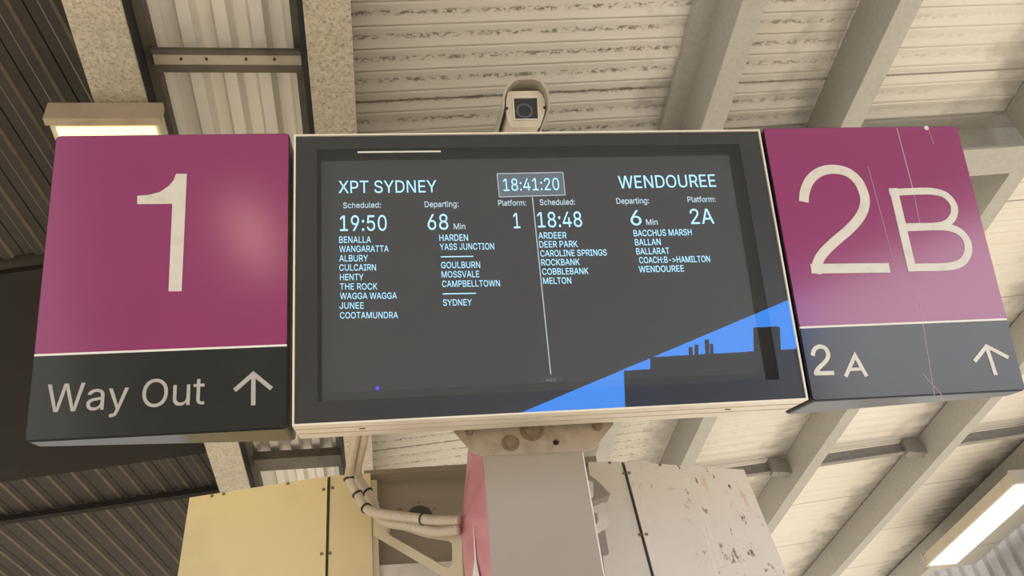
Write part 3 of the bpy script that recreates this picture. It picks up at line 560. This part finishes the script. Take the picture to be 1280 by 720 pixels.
# --- left sign
org = (-.7035, -.05)
x0, x1 = -.985 - org[0], -.4225 - org[0]; z0, z1 = BOT - org[1], TOP - org[1]; zm = -.2317 - org[1]
sign1 = thing('platform_sign', 'purple platform sign with a white 1 above a Way Out arrow, left of the display', 'sign', sign_frame(*org), 'platform signs beside the display')
obj('housing', wedge(x0, x1, z0, z1, .055, .16), [M['sign_metal'], M['aluminium']], sign1)
obj('purple_panel', panel(x0 + .003, x1 - .003, zm + .0015, z1 - .003), M['purple'], sign1)
obj('charcoal_panel', panel(x0 + .003, x1 - .003, z0 + .004, zm - .0015), M['black_face'], sign1)
obj('divider_line', B(x0 + .003, x1 - .003, -.005, -.001, zm - .0025, zm + .0025), M['light_line'], sign1)
one = [(233.7, 217.7), (227.2, 364.2), (210.9, 364.2), (215.6, 255), (171.8, 255.4), (171.8, 245.2), (186, 244), (200, 240.5), (211, 233), (217, 226), (220.5, 217.7)]
bm = bmesh.new(); prism(bm, [(p.x, -.006, p.y) for p in loc2(one, org)], (0, .003, 0)); obj('numeral', bm, M['letter'], sign1)
o = font_mesh(('Way Out', 56.5, 515.8, 255.4, 505.0, 35.0), -.006, -.003, M['letter_grey'], 'lettering', sign1, org)
def arrow(org, tip, foot, la, ra, w, parent, mat):
    bm = bmesh.new(); t_, f_, a_, b_ = loc2([tip, foot, la, ra], org)
    stroke(bm, [t_, f_], w, -.006, -.003); stroke(bm, [a_, t_, b_], w, -.0062, -.003); obj('arrow', bm, mat, parent)
arrow(org, (316.9, 467.5), (316.7, 506.7), (293.3, 488.2), (339.5, 486), .0098, sign1, M['letter_grey'])

# --- right sign
org = (1.115, -.05)
x0, x1 = .8305 - org[0], 1.4005 - org[0]; zm = -.2394 - org[1]
sign2 = thing('platform_sign', 'purple platform sign with a large 2B above a small 2A, right of the display', 'sign', sign_frame(*org), 'platform signs beside the display')
obj('housing', wedge(x0, x1, z0, z1, .16, .055), [M['sign_metal'], M['aluminium']], sign2)
obj('purple_panel', panel(x0 + .003, x1 - .003, zm + .0015, z1 - .003), M['purple'], sign2)
obj('charcoal_panel', panel(x0 + .003, x1 - .003, z0 + .004, zm - .0015), M['black_face'], sign2)
obj('divider_line', B(x0 + .003, x1 - .003, -.005, -.001, zm - .0025, zm + .0025), M['light_line'], sign2)
K = 1.8943
def crop(pts): return [(930 + x / K, 140 + y / K) for x, y in pts]
two_arc = crop([(141, 213), (144, 188), (156, 161), (180, 142), (212, 136), (246, 144), (272, 168), (286, 207), (278, 242), (252, 275), (214, 308), (186, 336), (173, 360), (171, 383)])
two_base = crop([(158.5, 371.5), (344, 369.5)])
def smooth2(pts, k=5): return [Vector((p.x, p.y)) for p in smoothpath([Vector((a[0], a[1], 0)) for a in pts], k)]
def two(bm, org, mapf, w):
    stroke(bm, smooth2([mapf(p) for p in loc2(two_arc, org)]), w, -.006, -.003)
    stroke(bm, [mapf(p) for p in loc2(two_base, org)], w, -.0058, -.003)
bm = bmesh.new(); two(bm, org, lambda p: p, .0262); obj('numeral', bm, M['letter'], sign2)
bm = bmesh.new(); wB = .0232
stroke(bm, loc2(crop([(353, 181), (398.5, 378)]), org), wB, -.006, -.003)
stroke(bm, smooth2(loc2(crop([(344, 191), (400, 188.5), (440, 188), (470, 194), (489, 209), (498, 229), (493, 251), (476, 266), (450, 271), (420, 271.5), (374, 272.5)]), org)), wB * .85, -.0057, -.003)
stroke(bm, smooth2(loc2(crop([(374, 274.5), (440, 272), (480, 273), (510, 284), (528, 307), (530, 332), (519, 353), (497, 364), (465, 367.5), (430, 368), (389, 369)]), org)), wB * .9, -.0054, -.003)
obj('letter', bm, M['letter'], sign2)
big = loc2(two_arc, org); bx0, bx1 = big[0].x, max(p.x for p in big); bz0, bz1 = min(p.y for p in big), max(p.y for p in big)
sm = loc2(crop([(178, 628), (225, 554)]), org)          # feet and head of the little 2
s0, s1 = loc2(crop([(176, 622)]), org)[0], loc2(crop([(222, 554)]), org)[0]
k2 = (s1.y - s0.y) / (bz1 - bz0)
bm = bmesh.new()
two(bm, org, lambda p: Vector((s0.x - .006 + (p.x - bx0) * k2 * .98, s0.y + (p.y - bz0) * k2)), .0105)
stroke(bm, loc2(crop([(240, 627), (262, 577), (290, 626)]), org), .0095, -.0057, -.003)
stroke(bm, loc2(crop([(249, 610), (281, 608.5)]), org), .008, -.0054, -.003)
obj('lettering', bm, M['letter'], sign2)
arrow(org, tuple(crop([(573, 555)])[0]), tuple(crop([(595.5, 623)])[0]), tuple(crop([(545, 591)])[0]), tuple(crop([(625, 582)])[0]), .0098, sign2, M['letter'])
scr_m = painted('pale_scratch', (.40, .30, .35, 1), .4)
for a, b, w in (((1121, 160), (1142, 240), .0026), ((1142, 240), (1150, 282), .0014), ((1148, 370), (1168, 494), .0014), ((1085, 208), (1118, 330), .0012), ((1160, 160), (1167, 180), .0012), ((1153, 467), (1180, 497), .0014)):
    obj('scratch', stroke(bmesh.new(), loc2([a, b], org), w, -.0046, -.0035), scr_m, sign2)
obj('chip', cyl(bmesh.new(), *[Vector((loc2([(1158, 160)], org)[0].x, y, loc2([(1158, 160)], org)[0].y)) for y in (-.0046, -.003)], .007, n=8), M['letter'], sign2)

# --- departure display
org = (.2054, -.05)
x0, x1 = -.4128 - org[0], .8236 - org[0]; z0, z1 = -.4216 - org[1], .3233 - org[1]
board = thing('departure_display', 'dark glazed departure board in pale metal frame showing train times between the two purple signs', 'display', sign_frame(*org))
bm = bmesh.new(); fr = .0045                                    # frame tray: four sides and a back
for q4 in ((x0, x1, z0, z0 + fr), (x0, x1, z1 - fr, z1), (x0, x0 + fr, z0 + fr, z1 - fr), (x1 - fr, x1, z0 + fr, z1 - fr)): box(bm, q4[0], q4[1], 0, .172, q4[2], q4[3])
box(bm, x0 + fr, x1 - fr, .15, .172, z0 + fr, z1 - fr)
obj('frame', bm, M['aluminium'], board)
tan = painted('tan_groove', (.42, .37, .29, 1), .5)
for y in (.045, .105): obj('groove', B(x0 + .002, x1 - .002, y, y + .004, z0 - .0012, z0), tan, board)
for px in (451, 924):
    q = S(px, 538 if px < 600 else 514); obj('drain_slot', B(q.x - org[0] - .007, q.x - org[0] + .007, .07, .076, z0 - .0016, z0), M['dark_seam'], board)
gx0, gx1, gz0, gz1 = x0 + fr, x1 - fr, z0 + fr, z1 - fr
obj('cover_glass', B(gx0, gx1, .0005, .004, gz0, gz1), M['glass'], board)
ix0, ix1, iz0, iz1 = S(396, 188, .006).x - org[0], S(925, 184, .006).x - org[0], S(396, 502, .006).y - org[1], S(396, 187, .006).y - org[1]
bm = bmesh.new(); holed(bm, [(gx0, .006, gz0), (gx1, .006, gz0), (gx1, .006, gz1), (gx0, .006, gz1)], [[(ix0, .006, iz0), (ix1, .006, iz0), (ix1, .006, iz1), (ix0, .006, iz1)]], (0, .003, 0))
obj('glass_border', bm, M['frit'], board)
obj('back_plate', B(gx0, gx1, .06, .07, gz0, gz1), M['recess'], board)
SO = .030                                                       # depth of the monitor face
sa, sb, sc_, sd = S(413, 211, SO), S(899, 207, SO), S(416, 490, SO), S(946, 469, SO)
sx0, sx1, sz1, sz0 = (sa.x + sc_.x) / 2 - org[0], (sb.x + sd.x) / 2 - org[0], (sa.y + sb.y) / 2 - org[1], (sc_.y + sd.y) / 2 - org[1]
mon = obj('monitor', B(sx0 - .024, sx1 + .024, SO - .004, .058, sz0 - .022, sz1 + .024), M['monitor'], board)
scr = obj('screen', B(sx0, sx1, SO - .0055, SO - .0035, sz0, sz1), M['lcd'], board)
TY0, TY1 = SO - .0068, SO - .0056
def txt(name, lines, mat='lcd_text'):
    for l in lines: font_mesh(l, TY0, TY1, M[mat], name, scr, org)
txt('destination_name', [('XPT SYDNEY', 423.3, 241.2, 546, 240.2, 15.2), ('WENDOUREE', 774, 235.3, 895.5, 233.2, 15.5)])
txt('field_label', [('Scheduled:', 429, 260, 476, 259.3, 6.8), ('Departing:', 531, 258.8, 573.2, 258.2, 7), ('Platform:', 623, 257, 657.8, 256.6, 6.8),
    ('Scheduled:', 675, 256.2, 718.8, 255.6, 7), ('Departing:', 771, 254.6, 811.5, 254, 7), ('Platform:', 860, 252.6, 894.7, 252.1, 6.8),
    ('Min', 567.5, 286.4, 581.7, 286.2, 7), ('Min', 808.3, 281, 822.4, 280.8, 7)], 'lcd_label')
txt('time_text', [('19:50', 425, 288.6, 483.6, 288, 19.2), ('68', 535, 287, 560.6, 286.6, 19.2), ('1', 642.5, 285.2, 650.6, 285, 19), ('18:48', 672.6, 284.2, 728.2, 283.2, 19), ('6', 789.2, 281.4, 802.5, 281.2, 18.6), ('2A', 864.2, 280, 893.2, 279.3, 18.8)])
L1 = [('BENALLA', 424, 303.4, 463.8), ('WANGARATTA', 424, 315, 485.8), ('ALBURY', 424, 326.7, 460), ('CULCAIRN', 424.2, 338.2, 470), ('HENTY', 425, 350.2, 454.3), ('THE ROCK', 425, 362, 471.7), ('WAGGA WAGGA', 425, 373.8, 496.2), ('JUNEE', 424.5, 385.8, 454.6), ('COOTAMUNDRA', 425, 398, 497.6)]
L2 = [('HARDEN', 549.4, 301, 585.2), ('YASS JUNCTION', 550, 312.3, 617.8), ('GOULBURN', 551.6, 335.2, 600.4), ('MOSSVALE', 552.2, 346.8, 599.3), ('CAMPBELLTOWN', 552.8, 358.6, 625.2), ('SYDNEY', 554, 382, 590)]
R1 = [('ARDEER', 673.3, 298.3, 708.4), ('DEER PARK', 674.6, 309.3, 722.3), ('CAROLINE SPRINGS', 675.8, 320.6, 758.8), ('ROCKBANK', 677, 331.8, 724.9), ('COBBLEBANK', 678.2, 343.3, 735.9), ('MELTON', 679.4, 354.8, 714.3)]
R2 = [('BACCHUS MARSH', 792.6, 295.3, 865.2), ('BALLAN', 794.3, 306.6, 826.2), ('BALLARAT', 795.9, 318, 837.2), ('COACH:B->HAMILTON', 799.6, 329, 888), ('WENDOUREE', 799.2, 340.3, 855.3)]
for L, slope in ((L1, -.007), (L2, -.012), (R1, -.016), (R2, -.020)):
    txt('stop_name', [(s, a, y, b, y + slope * (b - a), 7.8) for s, a, y, b in L])
for a, b in (((551, 320.9), (591.5, 320.3)), ((553.3, 367.3), (595, 366.5))): obj('separator_line', stroke(bmesh.new(), loc2([a, b], org, TY0), .0024, TY0, TY1), M['lcd_text'], scr)
bm = bmesh.new(); stroke(bm, loc2([(665.5, 246), (688.6, 468)], org, TY0), .0024, TY0, TY1); obj('divider_line', bm, M['lcd_line'], scr)
c4 = loc2([(621.3, 217), (703.6, 215.3), (706.6, 243.6), (624.2, 246)], org, TY0)
bm = bmesh.new(); prism(bm, [(p.x, SO - .0060, p.y) for p in c4], (0, .0004, 0)); obj('clock_panel', bm, M['lcd_box'], scr)
bm = bmesh.new()
for i in range(4): stroke(bm, [c4[i], c4[(i + 1) % 4]], .0020, TY0, TY1)
obj('clock_outline', bm, M['lcd_line'], scr)
txt('clock_digits', [('18:41:20', 629.5, 238.6, 699.6, 237.3, 15.2)])
q = S(472, 486, SO) - Vector(org); led = obj('status_light', cyl(bmesh.new(), (q.x, SO - .008, q.y), (q.x, SO - .004, q.y), .004, n=12), M['led'], mon); led['label'] = 'blue status light'
q = S(689, 475, SO) - Vector(org); obj('badge', B(q.x - .028, q.x + .028, SO - .006, SO - .004, q.y - .006, q.y + .006), M['recess'], mon)
font_mesh(('NEC', 683.5, 477, 695.5, 476.5, 3.4), SO - .0068, SO - .0061, M['logo'], 'logo', mon, org)
bm = bmesh.new(); a, b = S(447, 190, -.002) - Vector(org), S(551, 189, -.002) - Vector(org); stroke(bm, [a, b], .0035, -.002, .0004); o = obj('scratch', bm, M['light_line'], board)

# ------------------------------------------------------------------ post under the display
PY0, PY1 = 1.95, 2.235
a, b, c, d = at(604, 566, PY0), at(728, 560, PY0), at(756, 720, PY0), at(615.5, 720, PY0)
ZT = 1.29 + EYE; px0, px1 = .2500, .5055
post = thing('sign_post', 'square grey post with a faded magenta side holding up the departure board', 'post', Matrix.Translation(((px0 + px1) / 2, (PY0 + PY1) / 2, 0)))
inv = post.matrix_world.inverted()
def pobj(name, bm, mat, **k): bm.transform(inv); return obj(name, bm, mat, post, **k)
def loft(levels, y0, y1):
    """upright solid from levels (z, front left x, front right x, back left x, back right x), top first"""
    bm = bmesh.new(); rows = [[bm.verts.new(p) for p in ((fl, y0, z), (fr_, y0, z), (br, y1, z), (bl, y1, z))] for z, fl, fr_, bl, br in levels]
    bm.faces.new(rows[0]); bm.faces.new(rows[-1])
    for r0, r1 in zip(rows, rows[1:]):
        for i in range(4): bm.faces.new((r0[i], r0[(i + 1) % 4], r1[(i + 1) % 4], r1[i]))
    return bm
ka, kc = (a.x - d.x) / (a.z - d.z), (b.x - c.x) / (b.z - c.z)
XL = lambda z: a.x + (max(z, d.z) - a.z) * ka
XR = lambda z: b.x + (max(z, c.z) - b.z) * kc
e, f = at(585, 564, PY1), at(576, 662, PY1)
XB = lambda z: f.x + (e.x - f.x) * min(1, max(0, (z - f.z) / (e.z - f.z)))
LV = (ZT, f.z, d.z, 0)
pobj('shaft', loft([(z, XL(z) + .004, XR(z) - .004, XB(z) + .006, XR(z) - .004) for z in LV], PY0 + .008, PY1), M['post'])
pobj('front_cover', loft([(z, XL(z), XR(z) - .003, XL(z), XR(z) - .003) for z in LV], PY0, PY0 + .008), M['post'])
pobj('sunlit_edge', loft([(z, XR(z) - .003, XR(z), XR(z) - .003, XR(z)) for z in LV], PY0 - .001, PY1), M['light_line'])  # white strip stands in for sunlight on the right edge
pobj('side_cover', loft([(z, XL(z) + .001, XL(z) + .004, XB(z), XB(z) + .004) for z in LV], PY0 + .012, PY1 - .002), M['magenta'])
sp0, sp1, sp2 = Vector((XL(f.z), PY0 + .012, f.z)), Vector((XB(f.z), PY1, f.z)), Vector((XL(d.z), PY0 + .012, d.z))
sn = (sp1 - sp0).cross(sp2 - sp0).normalized()
def side(px, py): return at(px, py, n=sn, p0=sp0 - Vector((.003, 0, 0)))
bm = bmesh.new()
prism(bm, [side(591.5, 653), side(595, 700), side(600, 726), side(590, 726), side(593, 700)], (.0008, 0, 0)); pobj('white_mark', bm, M['light_line'])
# mounting plate with its bolts, upright across the top of the post
def P(px, py): return at(px, py, PY0 - .006)
out = [P(567, 539), P(571, 543)] + [P(*p) for p in ((586, 560), (592, 565), (601, 568.5), (606, 569), (728, 564), (738, 562), (745, 557), (751, 550))] + [P(767, 530), P(755, 505), P(575, 515)]
hole = [P(695 + 4.3 * math.cos(i * math.pi / 6), 552.5 + 4.0 * math.sin(i * math.pi / 6)) for i in range(12)]
plate = pobj('mounting_plate', holed(bmesh.new(), out, [hole], (0, .006, 0)), M['plate'])
def bolt(px, py, r):
    p = P(px, py); bm = bmesh.new(); cyl(bm, p, p + Vector((0, -.003, 0)), r * 1.35, n=24); cyl(bm, p + Vector((0, -.003, 0)), p + Vector((0, -.010, 0)), r, n=6)
    bm.transform(inv); obj('bolt', bm, M['bolt'], plate)
p = P(695, 552.5) + Vector((0, .0045, 0)); pobj('bolt_hole', cyl(bmesh.new(), p, p + Vector((0, .0012, 0)), .0075, n=16), M['black'])
bolt(638, 554, .0165); bolt(664.5, 538.5, .022); bolt(587, 541, .007); bolt(746, 533, .010)

# ------------------------------------------------------------------ pale housing behind the post
w = Vector((0, math.sin(math.radians(8)), math.cos(math.radians(8))))
JL = at(411, 595, 2.5); ZC = JL.z
def top(px, py): return at(px, py, n=Vector((0, 0, 1)), p0=Vector((0, 0, ZC)))
EL, JR, ER = top(237, 622), top(778, 577), top(930, 587)
house = thing('equipment_housing', 'pale metal equipment housing behind the grey post, yellow-lit at left and rust-spotted at right', 'housing', Matrix.Translation((.3, 2.6, .5)))
hinv = house.matrix_world.inverted()
def hobj(name, bm, mat, **k): bm.transform(hinv); return obj(name, bm, mat, house, **k)
def wing(t0, t1, b0, b1, depth):
    d = (t1 - t0); n = d.cross(w).normalized()
    if n.y > 0: n = -n
    p = [at(*b0, n=n, p0=t0), at(*b1, n=n, p0=t0)]
    q0, q1 = t0 + (p[0] - t0) * 2.0, t1 + (p[1] - t1) * 2.0
    return n, [t0, t1, q1, q0]
nL, quadL = wing(EL, JL - Vector((.004, 0, 0)), (222, 720), (406.5, 720), .12)
nR, quadR = wing(JR + Vector((.006, 0, 0)), ER, (818, 720), (985, 720), .12)
wl_ = hobj('left_cover', prism(bmesh.new(), quadL, -nL * .16), M['housing']); wl_['label'] = 'yellow-lit cream cover'
wr_ = hobj('right_cover', prism(bmesh.new(), quadR, -nR * .16), M['housing_stained']); wr_['label'] = 'rust-spotted pale cover'
# centre: two strips, a recess, lip and back panel
nC, quadC = wing(JL, JR, (408, 720), (816, 720), .1)
def onC(px, py, off=0): return at(px, py, n=nC, p0=JL + nC * off)
def down(p, k): return p - w * k
def strip(name, a0, a1, b0, b1, mat, off=0, depth=.15):
    A, B_, E_, F_ = onC(*a0, off), onC(*a1, off), onC(*b1, off), onC(*b0, off)
    E2, F2 = B_ + (E_ - B_) * 2.0, A + (F_ - A) * 2.0
    return hobj(name, prism(bmesh.new(), [A, B_, E2, F2], -nC * depth), mat)
strip('left_strip', (412.5, 594.8), (463, 591.5), (409, 720), (466, 720), M['housing'])
strip('right_strip', (735, 577.5), (776.5, 576.8), (757, 720), (814, 720), M['housing_white'])
strip('back_panel', (455, 588), (745, 570), (455, 716), (765, 700), M['housing_back'], -.045, .02)
strip('top_lip', (463, 591.5), (737, 577.5), (463, 592), (737, 578), M['housing_back'], .0, .045)
A, B_ = onC(463, 600, -.005), onC(471, 600, -.005); bm = bmesh.new(); prism(bm, [A, B_, down(B_, .55), down(A, .55)], -nC * .008); hobj('flange', bm, M['bracket'])
ledge0, ledge1 = onC(468, 707, -.02), onC(740, 691, -.02); bm = bmesh.new(); prism(bm, [ledge0, ledge1, down(ledge1, .5), down(ledge0, .5)], -nC * .025); hobj('ledge', bm, M['housing_white'])
for nm, (ta, tb) in (('seam', ((411.6, 596), (408.6, 720))), ('seam', ((778, 578), (816, 720)))):
    A, B_ = onC(*ta, .0015), onC(*tb, .0015); B_ = A + (B_ - A) * 1.6; bm = bmesh.new()
    e = Vector((.003, 0, 0)); prism(bm, [A - e, A + e, B_ + e, B_ - e], -nC * .02); hobj(nm, bm, M['dark_seam'])
def screw(px, py, n, p0, parent=None):
    p = at(px, py, n=n, p0=p0); bm = cyl(bmesh.new(), p, p + n * .004, .0055, .004, 10); hobj('screw', bm, M['bolt'])
for px, py in ((404.5, 612), (402, 692.5), (360, 604.5), (265, 620), (279.5, 617.5)): screw(px, py, nL, EL)
for px, py in ((415.5, 610), (412.5, 691.5)): screw(px, py, nC, JL)
for px, py in ((786.5, 591.5), (808, 668), (825, 581.5)): screw(px, py, nR, ER)
for px, py in ((779.5, 591.5), (799.5, 668.5), (762, 578.5)): screw(px, py, nC, JL)
pb = JL - nC * .045
v0 = at(525, 646, n=nC, p0=pb); vent = hobj('vent', cyl(bmesh.new(), v0, v0 + nC * .004, .038, n=28), M['vent'])
vr = bmesh.new(); cyl(vr, v0, v0 + nC * .0025, .058, n=28); hobj('vent_ring', vr, M['housing_back'])
for px, py in ((523.7, 628.7), (543, 636.3), (499.5, 636)): screw(px, py, nC, pb)
# arms that tie the housing to the post
pa, pc_ = at(470, 660, 2.46), at(577, 665, 2.24); nA = (pc_ - pa).cross(Vector((0, 0, 1))).normalized()
def onA(px, py): return at(px, py, n=nA, p0=pa)
outer = [onA(*p) for p in ((467, 650), (500, 658), (536, 663.5), (577, 662), (579, 735), (566, 733), (555.5, 722), (466.5, 669.5))]
hol = [onA(*p) for p in ((484, 657), (483.6, 664), (486.5, 668.5), (546, 703), (556, 709), (561.5, 710), (565, 705), (565.3, 690), (564.5, 679), (559, 675.5), (530, 671))]
arm = hobj('support_arm', holed(bmesh.new(), outer, [hol], nA * .012 if nA.y > 0 else nA * -.012), M['bracket']); arm['label'] = 'cream triangular support arm'
YB = 2.40
def q(px, py, Y=YB): return at(px, py, Y)
bm = bmesh.new(); prism(bm, [q(730, 588), q(748, 602), q(763, 617.5), q(741, 627), q(730, 628)], (0, .05, 0)); o = hobj('support_arm', bm, M['bracket_grey']); o['label'] = 'short grey support arm'
bm = bmesh.new(); prism(bm, [q(734, 600, 2.38), q(741.5, 603, 2.38), q(742, 618, 2.38), q(738, 620, 2.38), q(734, 620, 2.38)], (0, .02, 0)); hobj('lug', bm, M['housing_white'])
sl_hole = [q(744 + 3.6 * math.cos(i * math.pi / 6), 648 + 8 * math.sin(i * math.pi / 6), 2.44) for i in range(12)]
hobj('slotted_plate', holed(bmesh.new(), [q(730, 630, 2.44), q(753.5, 624.5, 2.44), q(762, 653, 2.44), q(760, 657, 2.44), q(748, 666, 2.44), q(732, 668, 2.44)], [sl_hole], (0, .008, 0)), M['housing_white'])
bm = bmesh.new(); prism(bm, [q(744, 668, 2.45), q(756, 662, 2.45), q(761, 690, 2.45), q(750, 691, 2.45)], (0, .02, 0)); hobj('dark_slot', bm, M['bracket_grey'])

# ------------------------------------------------------------------ conduits along the housing
def conduit(name, pts, r, label, ribbed_from):
    path = smoothpath([at(*p) for p in pts], 40)
    base = path[0]; t = thing(name, label, 'conduit', Matrix.Translation(base), 'conduits beside the post')
    inv = t.matrix_world.inverted()
    rad = lambda L: r * (1 + (.15 * math.sin(L / .0105 * 2 * math.pi) if L > ribbed_from else 0))
    # resample evenly
    ev = [path[0]]; acc = 0
    for a, b in zip(path, path[1:]):
        d = (b - a).length; s = 0
        while acc + d - s >= .0022: s += .0022 - acc; acc = 0; ev.append(a + (b - a) * (s / d))
        acc += d - s
    bm = tube(bmesh.new(), ev, rad, 12); bm.transform(inv); obj('sleeve', bm, M['conduit'], t, smooth=True)
    return t, ev, inv
c1, e1, i1 = conduit('conduit', [(447, 520, 1.99), (444, 548, 2.10), (437, 588, 2.35), (437, 601, 2.385), (447, 618, 2.395), (456, 633, 2.385), (464, 639.5, 2.365), (480, 643, 2.335), (510, 646.5, 2.29), (545, 650.5, 2.235), (575, 650.5, 2.195)], .0128, 'cream ribbed conduit running in front, upper of the two where they meet the post', .54)
c2, e2, i2 = conduit('conduit', [(458, 520, 1.99), (455, 548, 2.12), (447, 586, 2.38), (450, 600, 2.425), (461, 617, 2.43), (468, 630, 2.425), (471, 643, 2.40), (485, 653, 2.36), (515, 658, 2.305), (532, 662, 2.275), (548, 664.5, 2.245), (575, 662, 2.20)], .0128, 'cream ribbed conduit tucked behind the other and sagging lower near the post', .56)
for e_, t_, i_, idx in ((e1, c1, i1, (.47, .53, .60, .86)), (e2, c2, i2, (.53,))):
    for f in idx:
        k = int(len(e_) * f); p = e_[k]; d = (e_[k + 3] - e_[k - 3]).normalized()
        bm = cyl(bmesh.new(), p - d * .0025, p + d * .0025, .0165, n=16); bm.transform(i_); obj('cable_tie', bm, M['tie'], t_)

# ------------------------------------------------------------------ security camera above the display
cp = at(658, 137, 1.60); tl = math.radians(24)
cf, cu = Vector((0, -math.cos(tl), -math.sin(tl))), Vector((0, -math.sin(tl), math.cos(tl)))
cctv = thing('security_camera', 'cream security camera with rounded hood peering over the top of the departure board', 'camera', Matrix(((1, 0, 0, cp.x), (0, -cf.y, cu.y, cp.y), (0, -cf.z, cu.z, cp.z), (0, 0, 0, 1))))
cinv = cctv.matrix_world.inverted()
def onF(px, py, off=0.0):
    p = cinv @ at(px, py, n=cf, p0=cp + cf * off); return Vector((p.x, p.y, p.z))
face = [(636.4, 114), (672.9, 113.5), (678, 118), (680.8, 125), (682, 135.6), (679, 147), (675.7, 156.5), (673, 159), (640.5, 159.3), (637.5, 156.5), (634, 147), (632.3, 136), (632.8, 124), (634.2, 117)]
fl = [onF(*p) for p in face]
win = [onF(*p) for p in ((641.9, 123), (671.4, 122.6), (672.4, 148.8), (643.8, 149))]
obj('face_plate', holed(bmesh.new(), fl, [win], (0, .012, 0)), M['cctv'], cctv)
cx = sum(p.x for p in fl) / len(fl); cz = sum(p.z for p in fl) / len(fl)
bm = bmesh.new(); prism(bm, [Vector((cx + (p.x - cx) * .93, .012, cz + (p.z - cz) * .93)) for p in fl], (0, .26, 0)); obj('body', bm, M['cctv'], cctv)
rim = [win[0] + (win[0] - win[2]) * .06, win[1] + (win[1] - win[3]) * .06, win[2] + (win[2] - win[0]) * .06, win[3] + (win[3] - win[1]) * .06]
bm = bmesh.new(); holed(bm, [p + Vector((0, -.003, 0)) for p in rim], [[p + Vector((0, -.003, 0)) for p in win]], (0, .003, 0)); obj('window_rim', bm, M['housing_white'], cctv)
obj('window', prism(bmesh.new(), [p + Vector((0, .004, 0)) for p in win], (0, .004, 0)), M['lens'], cctv)
wc = sum(win, Vector()) / 4
bm = bmesh.new(); n = 24
ro = [(wc.x - .004 + .024 * math.cos(2 * math.pi * i / n), .0035, wc.z - .005 + .024 * math.sin(2 * math.pi * i / n)) for i in range(n)]
ri = [(wc.x - .004 + .018 * math.cos(2 * math.pi * i / n), .0035, wc.z - .005 + .018 * math.sin(2 * math.pi * i / n)) for i in range(n)]
holed(bm, ro, [ri], (0, .0005, 0)); obj('lens', bm, M['lens_ring'], cctv)
hood_o = [onF(*p, .03) for p in ((627.5, 137), (628.5, 120), (632, 108), (639, 99.5), (648, 96), (668, 95.5), (677, 99.5), (683.5, 108.5), (687, 120), (688, 134))]
hc = Vector((sum(p.x for p in hood_o) / 10, hood_o[0].y, hood_o[0].z))
hood_i = [hc + (p - hc) * .91 for p in hood_o]
bm = bmesh.new(); prism(bm, [Vector(p) for p in hood_o + hood_i[::-1]], (0, .33, 0)); obj('hood', bm, M['cctv_hood'], cctv)
for p in ((633.3, 136), (680.6, 135)): v = onF(*p); obj('screw', cyl(bmesh.new(), (v.x, -.004, v.z), (v.x, .001, v.z), .0042, n=10), M['dark_seam'], cctv)
bz = cinv @ (ST + SU * .22 + SN * .17 + SV * .31)
bm = cyl(bmesh.new(), (cx, .20, cz - .05), (bz.x, bz.y + .02, bz.z), .018); obj('mounting_stem', bm, M['cctv'], cctv)

# ------------------------------------------------------------------ the two strip lamps
def lamp(name, x0, x1, y0, y1, z0, z1, mats, label, brackets):
    t = thing(name, label, 'lamp', Matrix.Translation(((x0 + x1) / 2, (y0 + y1) / 2, z0)), 'strip lamps under the roof')
    hx, hy, h = (x1 - x0) / 2, (y1 - y0) / 2, z1 - z0
    bm = bmesh.new(); prism(bm, [(-hx, -hy, .012), (-hx + .006, -hy, 0), (hx - .006, -hy, 0), (hx, -hy, .012), (hx, -hy, h - .01), (hx - .012, -hy, h), (-hx + .012, -hy, h), (-hx, -hy, h - .01)], (0, 2 * hy, 0)); obj('body', bm, M[mats[0]], t)
    for s in (-1, 1): obj('end_cap', B(-hx - .004, hx + .004, s * (hy + .006) - .012, s * (hy + .006) + .012, -.006, h + .002), M[mats[1]], t)
    obj('diffuser', B(-hx + .022, hx - .014, -hy + .015, hy - .015, -.008, .001), M[mats[2]], t)
    for x, y in brackets: obj('bracket', B(x - .03, x + .03, y - .02, y + .02, h, h + .05), M['bracing'], t)
    return t
lamp('strip_lamp', -.872, -.577, 1.66, 2.86, 2.052 + EYE, 2.112 + EYE, ('lamp_body', 'lamp_end', 'lamp_warm'), 'dusty warm-lit strip lamp under the wide beam, behind the top of the number 1 sign', ())
lamp('strip_lamp', 4.165, 4.42, 5.03, 6.34, 2.402 + EYE, 2.492 + EYE, ('lamp_body', 'lamp_body', 'lamp_cool'), 'bright white strip lamp under a purlin at the lower right edge', ())
